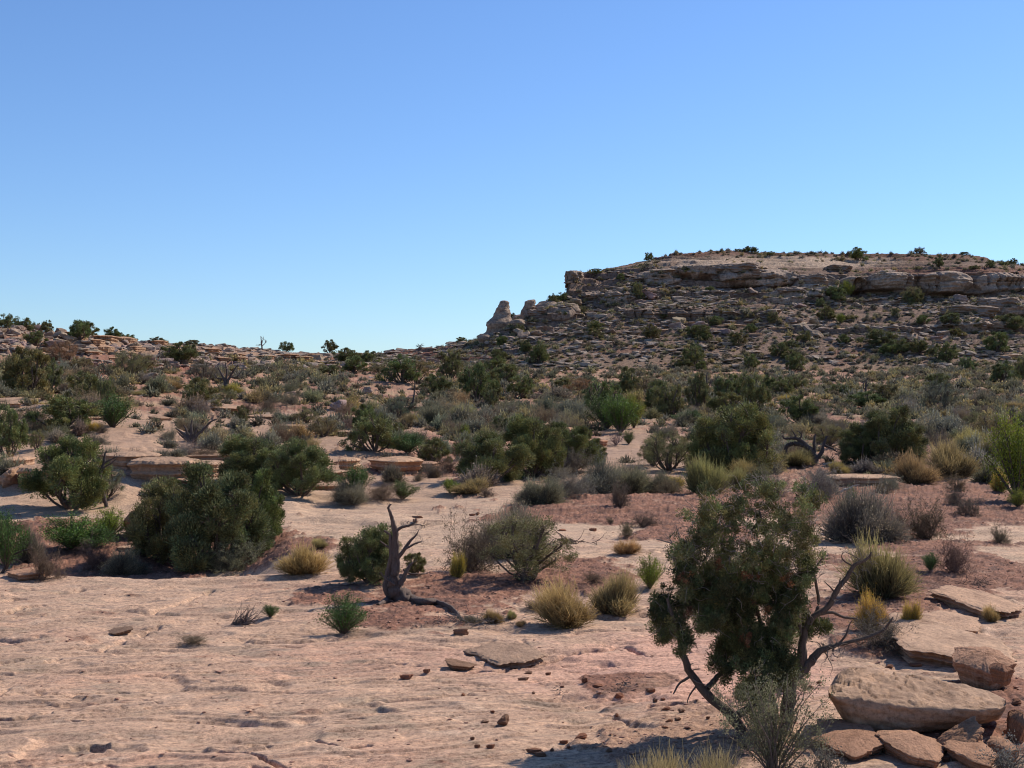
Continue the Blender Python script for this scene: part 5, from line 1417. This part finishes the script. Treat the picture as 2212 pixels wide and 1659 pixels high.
dead(1, [[(690,1390,14),(655,1250,13),(650,1180,12),(672,1110,9),(680,1050,6),(690,1030,3)], [(655,1170,9),(620,1110,5),(600,1080,2)], [(672,1110,7),(710,1090,5),(760,1065,2)], [(665,1140,6),(720,1110,4),(750,1085,2)],
         [(490,1410,20),(480,1250,15),(470,1100,9),(490,960,4)], [(480,1150,8),(520,1050,5),(540,980,2)], [(475,1200,8),(400,1100,5),(330,1050,2)], [(470,1120,7),(440,1040,4),(430,980,2)]], (560, 1400),
     'forked dark dead limbs rising beside the scraggly grey-green juniper', tw=9, twL=.4, seed=28)
dead(2, [[(405,835,12),(420,790,11),(455,730,9),(470,680,6),(475,610,4),(480,580,2)], [(405,830,9),(370,800,7),(340,770,4)], [(420,790,6),(400,740,4),(390,700,2)]], (405, 835), 'slim dead trunk curving up beside a thin juniper', tw=5, twL=.5, seed=29)
dead(2, [[(2195,815,16),(2180,760,12),(2195,680,8),(2200,610,4)], [(2190,800,10),(2140,740,7),(2090,700,3)]], (2195, 815), 'dark bare limbs standing by a juniper left of the snag group', tw=5, twL=.5, seed=30, tint=(.5,.45,.45))
dead(2, [[(508,368,3),(505,350,2.5),(495,335,1.5)], [(508,360,2),(525,345,1)], [(507,362,2),(520,335,1)], [(506,360,2),(488,345,1)]], (508, 368), 'tiny dead bush on the red skyline bank', tw=3, twL=.9, seed=31, tint=(1,.9,.9))
dead(5, [[(2040,175,3),(2080,185,4),(2150,210,5),(2200,260,7),(2230,330,6)], [(2150,210,4),(2130,170,3),(2160,130,2)], [(2200,250,4),(2190,160,3),(2170,90,2)]], (2230, 400), 'grey bare branch arching out from behind the large foreground juniper', tw=8, twL=.2, seed=32, tint=(1.2,1.15,1.1), dd=1)
dead(3, [[(1010,1305,10),(1045,1282,9),(1080,1275,9),(1110,1255,5),(1150,1250,2)], [(1045,1282,5),(1030,1268,3)]], (1060, 1295), 'silvery driftwood log on the red soil', tint=(3.0,2.9,2.8), tw=0, seed=33)
dead(3, [[(880,1128,7),(920,1118,8),(950,1108,7),(972,1104,4)], [(920,1118,5),(905,1108,3)]], (925, 1125), 'short pale log under the very dark juniper', tint=(2.6,2.4,2.2), tw=0, seed=34)
dead(4, [[(15,400,9),(40,340,8),(90,280,6),(150,250,4),(215,235,2)], [(60,310,4),(110,310,3),(140,330,2)]], (15, 400), 'dark bare branch curving up at the left edge', tint=(.5,.45,.45), tw=4, twL=.2, seed=35)

# ------------------------------------------------------------------ larger rocks
def slab_mesh(seed, asp=1.0, dome=.25, under=.72, strata=.03, rough=.04, na=200, pw=2.6, lob=.14):
    rs = np.random.RandomState(seed); a = np.linspace(0, 2*np.pi, na, endpoint=False)
    ns_ = rs.randint(5, 8); ak = np.linspace(0, 2*np.pi, ns_, endpoint=False)+rs.uniform(-.38, .38, ns_); dk = rs.uniform(.72, 1.0, ns_)
    Ra = np.min(np.where(np.cos(a[None]-ak[:, None]) > .2, dk[:, None]/np.maximum(np.cos(a[None]-ak[:, None]), .2), 9), axis=0); Ra = np.minimum(Ra, 1.25)
    kk = np.array([.25, .5, .25]); Ra = np.convolve(np.r_[Ra[-1], Ra, Ra[0]], kk, 'valid'); Ra = Ra*(1+lob*fbm(np.cos(a)*2.6+seed, np.sin(a)*2.6, .5, o=5, g=.6)*1.6)
    pr = np.concatenate([np.linspace(0.02, .96, 26), .96+.04*np.sin(np.linspace(0.15, 1.57, 8)), np.linspace(1, under, 22)[1:]])
    pz = np.concatenate([1-dome*np.linspace(0.02, .9, 26)**2, (1-dome*.81)-.07*(1-np.cos(np.linspace(.15, 1.57, 8))), np.linspace(1-dome*.81-.07, 0, 22)[1:]])
    rr = pr[:, None]*Ra[None, :]; z = np.broadcast_to(pz[:, None], rr.shape).copy()
    x = rr*np.cos(a)*.5; y = rr*np.sin(a)*.5
    side = sstep(26, 34, np.arange(len(pr)))[:, None]
    n = fbm(x*3+seed, y*3, z*2, o=5, g=.55); s_ = strata*np.sin(z*17+3*fbm(x*1.5, y*1.5, .3+seed, o=3))*side+strata*.5*np.sin(z*41+2*n)*side
    sc = 1+s_+rough*2.2*n*side
    x = x*sc; y = y*sc; x = x*(1+.05*side*fbm(x*9, y*9, z*3+seed, o=3)*2); z = z+rough*1.8*fbm(x*4+seed, y*7, 1.5, o=5)*(1-side)+.25*rough*terrace(fbm(x*2+seed*2, y*4, 2.5, o=4)*6, 1.0, .15)*(1-side)*2
    V = np.stack([x, y, z], -1).reshape(-1, 3); nr_ = len(pr); i = np.arange(nr_-1)[:, None]*na; j = np.arange(na)[None, :]; j2 = (j+1) % na
    Q = np.stack([i+j, i+na+j, i+na+j2, i+j2], -1).reshape(-1, 4)
    V = np.concatenate([V, [[0, 0, V[:na, 2].mean()]]]); Tt = np.stack([np.full(na, len(V)-1), np.arange(na), (np.arange(na)+1) % na], -1)
    me = mesh_np('slab', V, Q, Tt, None, True); me.materials.append(M_ROCK); return me
SL = [slab_mesh(400+i, dome=dm_, under=un, strata=st, pw=pw) for i, (dm_, un, st, pw) in enumerate([(.15, .8, .04, 3), (.28, .7, .03, 2.4), (.10, .88, .05, 3.4), (.34, .75, .03, 2.2), (.12, .62, .045, 2.8), (.22, .85, .035, 2.6)])]
def slab(t, x, y, w, h, dep, label, name='sandstone_slab', cat='rock', tilt=(0, 0), rot=0, var=0, tint=(1, 1, 1), sink=.1, group=None, src=None, d=None):
    vx, vy = T(t, x, y); p = hit(vx, vy)
    if d: p = px(vx, vy, d)
    k = K(t)*p.y/FV; W = w*k; H = h*k; src = src or SL
    o = link(name, src[var % len(src)], None); o.location = (p.x, p.y+dep*.5, p.z-sink*H); o.scale = (W, dep, H*(1+sink)); o.rotation_euler = (tilt[0], tilt[1], rot); o.color = (*tint, 1)
    tag(o, label, cat, group); return o
for m_ in RH+RK:
    if not m_.materials: m_.materials.append(M_ROCK if m_ in RH else M_TALUS)
# hero boulder
sec = [(945,1150,1160,1185),(965,1110,1168,1215),(1010,1035,1172,1290),(1080,1008,1176,1390),(1160,1010,1182,1450),(1300,1020,1195,1478),(1400,1036,1203,1480),(1500,1056,1216,1440),(1700,1090,1242,1402),(1900,1130,1252,1375),(2040,1190,1252,1335),(2085,1212,1245,1285),(2095,1225,1240,1262)]
dB = hit(*T(6, 1400, 1480)).y+.05
S = np.array(sec, float); ns = 150; tt = np.linspace(0, len(S)-1, ns); S = np.stack([smooth_path(np.stack([S[:, i], S[:, i]*0, S[:, i]*0], 1), ns)[:, 0] for i in range(4)], 1)
rings = []
for i, (x, yb, yf, yo) in enumerate(S):
    e = math.sin(min(1, i/14)*math.pi/2)*math.sin(min(1, (ns-1-i)/20+.05)*math.pi/2)
    ctrl = [(.78*e, yb+6), (.72*e, yb), (.45*e, yb*.6+yf*.4-4), (.15*e, yb*.15+yf*.85), (-.02*e, yf+8), (-.07*e, yf*.72+yo*.28), (-.02*e, yf*.3+yo*.7), (.10*e, yo-6), (.28*e, yo+4), (.6*e, yo), (.8*e, yb*.3+yo*.7)]
    P_ = [px(*T(6, x, yy), dB+dd)[:] for dd, yy in ctrl]; P_ = P_+[P_[0]]; rings.append(smooth_path(P_, 81)[:-1])
V = np.array(rings); cen = V.mean(1, keepdims=True); na = V.shape[1]
nrm = unit(V-cen); xyz = V.reshape(-1, 3)
def dsp(f, o=5, g=.55): return fbm(V[..., 0]*f, V[..., 1]*f*1.0, V[..., 2]*f*2.2, o=o, g=g)
lay = np.sin(V[..., 2]*70+V[..., 0]*14+6*dsp(2.0, 3)); topm = sstep(.0, .5, nrm[..., 2])
V = V+nrm*(.05*dsp(2.4, 4)+.010*dsp(12, 4)+.006*lay)[..., None]
V[..., 2] += topm*.022*terrace(dsp(2.2, 4, .55)*3.2, 1.0, .12)*1.6
i = np.arange(ns-1)[:, None]*na; j = np.arange(na)[None, :]; j2 = (j+1) % na
Q = np.stack([i+j, i+j2, i+na+j2, i+na+j], -1).reshape(-1, 4)
Vf = np.concatenate([V.reshape(-1, 3), V[0].mean(0)[None], V[-1].mean(0)[None]]); nV = ns*na
Tt = np.concatenate([np.stack([np.full(na, nV), (np.arange(na)+1) % na, np.arange(na)], -1), np.stack([np.full(na, nV+1), (ns-1)*na+np.arange(na), (ns-1)*na+(np.arange(na)+1) % na], -1)])
o = link('boulder', mesh_np('boulder', Vf, Q, Tt, None, True), M_ROCK); tag(o, 'large tan wedge-shaped boulder at lower right, flat-topped and undercut', 'boulder')
centre([o], o, px(*T(6, 1400, 1480), dB)[:]); o.color = (.98, .96, .92, 1)

slab(6, 2060, 1165, 420, 190, 1.1, 'brown-faced boulder at the right edge behind the wedge boulder', 'boulder', 'boulder', tilt=(.10, -.06), var=1, tint=(.95, .8, .72))
slab(6, 1880, 1025, 900, 110, 2.2, 'broad tan slab with a dark undercut edge above the boulders at right', tilt=(.02, .10), rot=-.25, var=2, sink=.2, tint=(1.08, 1.05, 1))
slab(6, 1620, 810, 340, 52, 1.3, 'low cracked slab left of the broad tan one', tilt=(.02, -.03), rot=.1, var=0, sink=.4, tint=(1.08, 1.05, 1))
slab(6, 1850, 805, 420, 60, 1.6, 'low slab behind the broad tan one', tilt=(.02, .06), rot=-.2, var=5, sink=.4, tint=(1.1, 1.05, 1))
slab(6, 2100, 700, 430, 60, 3.0, 'pale flat slab at the right edge beyond the cracked ones', var=2, sink=.5, tint=(1.15, 1.08, 1))
slab(6, 1870, 1580, 330, 150, .35, 'slanting orange-faced slab leaning under the wedge boulder', tilt=(.25, -.45), rot=.1, var=4, tint=(.95, .78, .66), sink=.1)
slab(6, 1590, 1690, 470, 120, 1.1, 'low pale rock beneath the wedge boulder at the bottom edge', tilt=(.05, .1), var=3, tint=(1, .86, .78), sink=.2)
slab(6, 1180, 1640, 520, 90, 1.2, 'shaded flat rock below the left end of the wedge boulder', tilt=(.05, -.05), var=1, tint=(.9, .75, .68), sink=.2)
slab(6, 1960, 1700, 300, 110, .8, 'low rock at the bottom edge right of the slanting slab', var=4, tint=(1, .84, .74), sink=.3)
slab(6, 2190, 1510, 130, 190, .4, 'reddish block cut by the right edge below the boulders', 'boulder', 'boulder', tilt=(.1, .2), var=1, tint=(.9, .72, .62))
slab(6, 2130, 1640, 160, 110, .5, 'small pale rock near the bottom right corner', var=5, tint=(1.05, .9, .8))
slab(6, 890, 1480, 80, 80, .25, 'grey-green lichened stone at the left foot of the wedge boulder', var=3, tint=(.75, .72, .6))
slab(6, 2110, 1120, 150, 110, .35, 'knobbly dark stone beside the brown-faced boulder', var=1, tint=(.7, .52, .45), d=11.9) 
# ledges on the left
for (x, y, w, h, dep, lab, v, tn) in [(15,1290,120,150,2.0,'rounded orange boulder at the left edge on the ledge',3,(.9,.84,.78)),(200,1300,300,170,2.6,'blocky layered ledge with black shade beneath at far left',2,(.86,.84,.8)),
      (990,1262,520,175,3.0,'long layered sandstone ledge in the left middle ground',2,(.9,.88,.84)),(800,1180,420,110,2.6,'upper step of the long layered ledge',0,(.92,.9,.86)),(1290,1190,330,90,2.6,'right step of the long layered ledge',5,(.92,.9,.86)),
      (1700,1225,120,70,1.5,'small ledge between the juniper pair and the dead limbs',0,(1,.95,.88)),(60,1175,180,90,2.2,'small upper ledge at the far left',0,(1.05,.98,.9))]:
    slab(1, x, y, w, h, dep, lab, 'sandstone_ledge', 'ledge', var=v, tint=tn, sink=.15, src=RH if 'rounded' in lab else None)
for (x, y, w, h, dep, lab, v, tn) in [(350,1185,360,105,3.0,'pale ledge under the large ledge juniper',0,(1.08,1.02,.92)),(550,1160,160,55,1.6,'dark-fronted block at the left end of the central clump',5,(.8,.72,.66)),(30,1170,160,90,2.2,'pale layered block right of the juniper pair',2,(1.1,1.05,.95)),
      (1470,935,110,55,1.6,'tan boulder right of the central clump',3,(1.1,.95,.82)),(1345,895,100,45,1.4,'pale boulder behind the central clump',3,(1.1,1.0,.9)),(1600,1000,140,40,1.6,'flat tan rock beside the bare streak',1,(1.05,.9,.8)),(1700,1010,70,40,1.2,'orange block beside the bare streak',4,(1.05,.82,.7))]:
    slab(2, x, y, w, h, dep, lab, 'sandstone_ledge' if w > 150 else 'boulder', 'rock', var=v, tint=tn, sink=.15)
slab(4, 890, 190, 240, 200, 1.2, 'brown rounded boulder half hidden left of the biggest juniper', 'boulder', 'boulder', tilt=(0, -.25), var=3, tint=(.85, .62, .5))
slab(4, 130, 450, 260, 55, 1.0, 'low reddish rim rock at the left edge', var=0, tint=(.95, .8, .7), sink=.3)
slab(4, 805, 262, 130, 28, .6, 'pale flat stone between hollow and biggest juniper', var=2, tint=(1.1, 1.05, 1))
slab(4, 750, 812, 200, 30, .45, 'dark flat lichen pit on the left slickrock', tilt=(.04, -.12), rot=.25, var=1, tint=(.55, .52, .5))  # low slab added to stand for a flat, lichen-dark pit
slab(5, 760, 1035, 200, 50, .30, 'overhanging dark-edged flake in the middle of the slickrock', tilt=(0, .18), rot=-.3, var=4, tint=(.62, .55, .5))
slab(5, 1060, 1030, 480, 60, 1.5, 'grey bedded slab with a cracked edge in the foreground centre', tilt=(-.01, -.05), rot=.32, var=2, tint=(.85, .83, .8), sink=.75)
slab(3, 1180, 1255, 560, 60, 2.5, 'pale rock shelf below the very dark juniper', var=2, tint=(1.15, 1.1, 1.02), sink=.4)
# loose stones on the foreground slickrock
ST = [(495,40,75,16),(478,78,32,24),(848,28,38,14),(882,26,26,20),(1430,122,60,12),(1630,127,48,20),(775,797,105,44),(425,1087,90,20),(555,1042,48,22),(1050,1378,72,62),(1550,1468,88,30),(1250,1557,112,26),(1290,1582,82,26),(968,1532,60,24),(882,1530,38,22),
      (850,1476,32,20),(790,1192,26,18),(1340,1058,38,18),(1210,1050,60,18),(1800,1207,60,28),(2000,1172,62,24),(2030,1234,30,28),(2080,1222,32,16),(1780,1337,30,20),(1735,1557,40,22),(2100,1284,60,20),(2120,1362,50,20),(2175,1352,42,20),(2092,1402,50,16),(1575,1102,42,32),
      (930,1367,52,14),(980,1300,32,12),(1430,1140,26,14),(1245,1180,22,14),(1470,1540,24,16),(1365,1550,26,18),(1180,1090,76,18),(1660,1130,70,16),(1440,1498,60,20),(2200,1300,40,24),(1740,650,0,0)]
hues = ['dark', 'reddish', 'brown']
for q, (x, y, w, h) in enumerate(ST):
    if not w: continue
    big = 'broad' if w > 80 else 'small' if w > 40 else 'tiny'; side = 'flat' if h < w*.5 else 'blocky'
    where = 'behind the dead trunk' if y < 200 else 'at the near edge of the clearing' if y < 900 else 'under the spread of the big juniper' if x > 1950 else 'on the right of the pink slickrock' if x > 1500 else 'in the centre of the pink slickrock' if x > 1100 else 'on the grey slickrock left of centre'
    c = hit(*T(5, x, y)); k = c.y/FV/3
    rock((c.x, c.y, c.z-.15*h*k), w*k*1.0, max(.6*w*k, h*k*1.3), h*k*1.15, f'{big} {side} {hues[q % 3]} stone {where}', 'stone', 'stone', 'loose stones on the near slickrock', src=RH, m=M_ROCK, tint=[(.62, .52, .48), (.78, .52, .44), (.7, .5, .42)][q % 3], rot=rs.uniform(-.3, .3))
for q, (x, y, w, h) in enumerate([(1060,1175,60,24),(950,1170,30,16),(880,1110,40,18),(1330,1010,60,20),(1500,1000,80,22),(2140,1330,60,40),(2080,1440,50,30),(2120,1480,70,40),(1700,1620,60,30),(160,1345,26,16),(820,1140,30,14),(2150,1250,70,40)]):
    c = hit(*T(6, x, y)); k = c.y/FV/3
    rock((c.x, c.y, c.z-.15*h*k), w*k*1.0, max(.6*w*k, h*k*1.3), h*k*1.15, ['reddish', 'brown', 'dusky'][q % 3]+' loose stone around the big boulders at lower right', 'stone', 'stone', 'loose stones by the big boulders', src=RH, m=M_ROCK, tint=(.6, .42, .35), rot=rs.uniform(-.3, .3))
# outcrop blocks on the left ridge
for q, (x, y, w, h, v) in enumerate([(120,225,130,34,0),(640,330,150,40,2),(690,300,90,24,0),(770,345,120,40,1),(600,360,80,30,0),(850,380,90,30,5),(640,400,90,45,1),(720,450,60,30,4),(1500,425,120,30,2),(1540,450,90,26,0),(1700,440,140,30,2),(1850,430,150,32,0),(1950,450,120,30,2),
        (1000,350,110,30,0),(1080,400,100,30,2),(1350,400,120,28,0),(480,340,80,30,5),(70,375,80,35,1),(420,260,120,20,2),(560,440,120,26,0),(1440,470,90,30,4),(1620,490,70,20,1),(940,420,80,28,5),(1260,420,100,30,0),(2020,430,110,26,2),(830,440,60,30,1),(2150,470,90,22,0)]):
    slab(1, x, y, w, h, w*.05, ['pale', 'tan', 'cracked'][q % 3]+' sandstone block on the left ridge outcrop', 'outcrop_block', 'rock', var=v, tint=(.86, .80, .72), sink=.35, group='outcrop blocks on the left ridge')
for q in range(40):      # thin broken ledges stepping up the left sandstone
    for _ in range(40):
        vx, vy = rs.uniform(-20, 900), rs.uniform(868, 1062)
        if vy > 868+.02*vx: break
    p = hit(vx, vy); i_ = min(int(np.searchsorted(gd, p.y)), len(gd)-1); j_ = int(np.clip(np.searchsorted(gu, vx), 0, len(gu)-1))
    w_ = rs.uniform(.8, 3.4)*p.y/60
    o = link('bedrock_ledge', SL[(1, 3, 5, 0)[rs.randint(4)]], None); o.location = (p.x, p.y+.9, p.z-.30); o.scale = (w_*1.5, w_*rs.uniform(.8, 1.3), rs.uniform(.35, .75)); o.rotation_euler = (rs.normal()*.03, rs.normal()*.06, rs.uniform(-.4, .4)+math.pi*rs.randint(2))
    k_ = rs.uniform(.8, 1.0); o.color = (k_, k_*.96, k_*.9, 1); tag(o, 'thin broken ledge on the left sandstone', 'rock', 'thin ledges on the left sandstone')
# pillars at the left end of the mesa
def pillar(prof, t, d, label, seed):
    """prof: (y, left x, right x) outline measured on the picture; real thickness comes from its width"""
    rs = np.random.RandomState(seed); n = 90; na = 72; A_ = np.array(prof, float); tt = np.linspace(0, len(A_)-1, n); C_ = np.stack([np.interp(tt, np.arange(len(A_)), A_[:, i]) for i in range(3)], 1)
    a = np.linspace(0, 2*np.pi, na, endpoint=False); R_ = []
    for y, xl, xr in C_:
        p0 = px(*T(t, xl, y), d); p1 = px(*T(t, xr, y), d); c = (np.array(p0[:])+np.array(p1[:]))/2; r = (p1.x-p0.x)/2
        R_.append(np.stack([c[0]+r*np.cos(a), c[1]+r*1.1*np.sin(a), np.full(na, c[2])], 1))
    V = np.array(R_); c = V.mean(1, keepdims=True); nn = unit(V-c)
    V = V+nn*(.9*fbm(V[..., 0]*.25+seed, V[..., 1]*.25, V[..., 2]*.5, o=5)+.35*np.sin(V[..., 2]*2.2+2*fbm(V[..., 0]*.2, V[..., 1]*.2, 1.3, o=2))*.5)[..., None]
    i = np.arange(n-1)[:, None]*na; j = np.arange(na)[None, :]; j2 = (j+1) % na
    Q = np.stack([i+j, i+j2, i+na+j2, i+na+j], -1).reshape(-1, 4)[:, ::-1]
    Vf = np.concatenate([V.reshape(-1, 3), V[0].mean(0)[None]]); Tt = np.stack([np.full(na, n*na), np.arange(na), (np.arange(na)+1) % na], -1)
    o = link('rock_pillar', mesh_np('rock_pillar', Vf, Q, Tt, np.full((len(Vf), 3), .0)+np.array([.36, .26, .19]), True), M_MESA); tag(o, label, 'rock pillar')
    centre([o], o, px(*T(t, (prof[-1][1]+prof[-1][2])/2, prof[-1][0]), d)[:])
pillar([(521,330,352),(525,312,372),(535,303,386),(555,298,390),(575,297,386),(588,296,378),(597,288,380),(615,272,392),(640,250,400),(670,232,420),(700,216,430),(730,208,425),(760,200,430),(790,178,420),(830,160,410)], 7, 247, 'leaning rock pillar with a round head left of the mesa', 1)
pillar([(514,545,572),(518,520,580),(530,496,581),(550,482,579),(570,474,576),(590,472,566),(610,466,570),(630,455,600),(665,440,620)], 7, 250, 'hooded rock knob right of the leaning pillar', 2)
pillar([(524,630,680),(530,596,720),(545,580,760),(560,560,800),(590,545,830),(640,500,870),(700,500,880)], 7, 254, 'tan rock bench joining the hooded knob to the mesa', 3)
pillar([(542,800,850),(550,775,870),(570,765,885),(600,765,888),(640,770,888)], 7, 248, 'pale rounded boulder on the bench below the mesa corner', 4)
pillar([(655,440,470),(665,400,495),(690,385,505),(730,380,500)], 7, 243, 'pale dome beside the foot of the leaning pillar', 5)
pillar([(760,190,240),(775,172,250),(800,165,260),(830,160,260)], 7, 243, 'small boulder at the left foot of the leaning pillar', 6)
for q, (t_, x, y, w) in enumerate([(8,420,735,300),(8,700,800,260),(8,560,790,200),(8,1150,740,300),(8,330,700,240),(8,880,745,220),(8,1500,760,220),(8,100,720,240),(8,250,780,200),(8,620,700,200),(8,1900,800,260),(8,2120,940,220),(8,1750,720,180),(7,1250,730,260),(7,1000,720,200),(7,1700,700,240),(7,1950,720,260),(7,760,710,180),(7,2100,680,200),(7,1500,760,160),(8,1600,830,200),(8,1350,820,160),(8,60,800,200),(8,2050,700,220)]):
    slab(t_, x, y, w, 24, 4.5, ['long', 'broken', 'thin'][q % 3]+' pale ledge stripe on the mesa talus', 'pale_ledge', 'rock', var=(5, 1, 3, 0)[q % 4], tint=(1.15, 1.12, 1.08), sink=.4, group='pale ledges on the mesa talus', rot=rs.uniform(-.2, .2), tilt=(0, rs.normal()*.03))
# blocks standing on the mesa ledges
CB = [block_mesh(500+i, 20+3*i, 5, .13, name='rock_mass', bevel=.03, strata=.012) for i in range(5)]
for m_ in CB: m_.materials.append(M_ROCK)
for q, (t, x, y, w, h, dep, v) in enumerate([(7,1000,525,220,90,8,2),(7,1160,510,180,75,8,0),(7,1320,620,330,60,8,2),(7,1720,640,400,70,8,2),(7,600,640,200,60,7,1),(8,560,480,260,70,8,0),(8,1380,790,110,70,5,3),(8,1250,770,220,70,8,1),(8,1880,650,420,100,9,3),(8,2100,600,300,120,9,1),(8,1740,740,110,40,4,2),
        (8,1300,420,330,120,9,1),(8,1720,440,330,140,9,0),(8,2080,450,330,120,9,2),(8,700,410,280,100,9,1),(8,430,380,260,70,9,0),(8,180,330,330,90,9,1),(8,900,320,200,60,8,3),(8,250,920,150,40,4,2),(8,1570,500,200,60,5,4),(7,2000,320,300,90,9,0),(7,1500,330,260,60,8,2),(7,1300,400,240,60,8,1),(7,860,400,150,110,9,4)]):
    slab(t, x, y, w, h, dep, ['massive', 'blocky', 'layered', 'rounded'][q % 4]+' sandstone mass on the mesa '+('left ledges' if t == 7 else 'right cliff band' if y < 550 else 'talus'), 'rock_mass', 'rock', var=v, tint=(.62, .68, .74), sink=.3, src=CB, group='sandstone masses on the mesa')

# ------------------------------------------------------------------ labels that single out the repeats by what they stand beside
def short(l): return len(l.split()) <= 8
LM = []
for o in scene.objects:
    if o.parent is None and 'label' in o and 'group' not in o and short(o['label']) and ',' not in o['label']:
        u, v = proj(o.location.x, o.location.y, o.location.z)
        if -20 < u < 2230: LM.append((u, v, o['label'], o.location.y))
used = {}
for o in list(scene.objects):
    if o.parent is None and 'label' in o: used.setdefault(o['label'], []).append(o)
allu = {k for k, v in used.items() if len(v) == 1}
def tone(o):
    r, g, b, _ = o.color; s = (r+g+b)/3
    if o['category'] == 'rock': return 'reddish' if b < r*.86 else 'pale' if s > .95 else 'grey'
    return 'buff' if r > 1.3 else 'olive' if b < .95 and s > 1 else 'dark' if s < .8 else 'grey'
KIND = {'sagebrush': 'sagebrush', 'juniper': 'juniper', 'rock': 'block', 'stone': 'stone'}
for lab, L_ in used.items():
    if len(L_) < 2: continue
    for o in L_:
        u, v = proj(o.location.x, o.location.y, o.location.z); sz = o.scale[0]
        ch = o.children
        if ch: o_t = ''
        near_ = sorted(LM, key=lambda m: (m[0]-u)**2+(2.2*(m[1]-v))**2)[:45]
        word = KIND.get(o['category'], 'rock'); tn = '' if ch else tone(o)+' '
        szw = 'big' if sz > 2.2 else 'small' if sz < .9 else 'medium'
        for m in near_:
            dx, dy = m[0]-u, m[1]-v; far_ = math.hypot(dx, dy*2)
            rel = ('left of' if dx > 0 else 'right of') if abs(dx) > abs(dy)*2.0 else ('behind' if dy > 0 else 'in front of')
            pre = 'close ' if far_ < 25 and 'of' in rel and rel != 'in front of' else ''
            s = f'{szw} {tn}{word} {pre}{rel} the {m[2]}'
            s = s.replace('the tiny', 'the tiny')
            if len(s.split()) <= 16 and s not in allu:
                o['label'] = s; allu.add(s); break
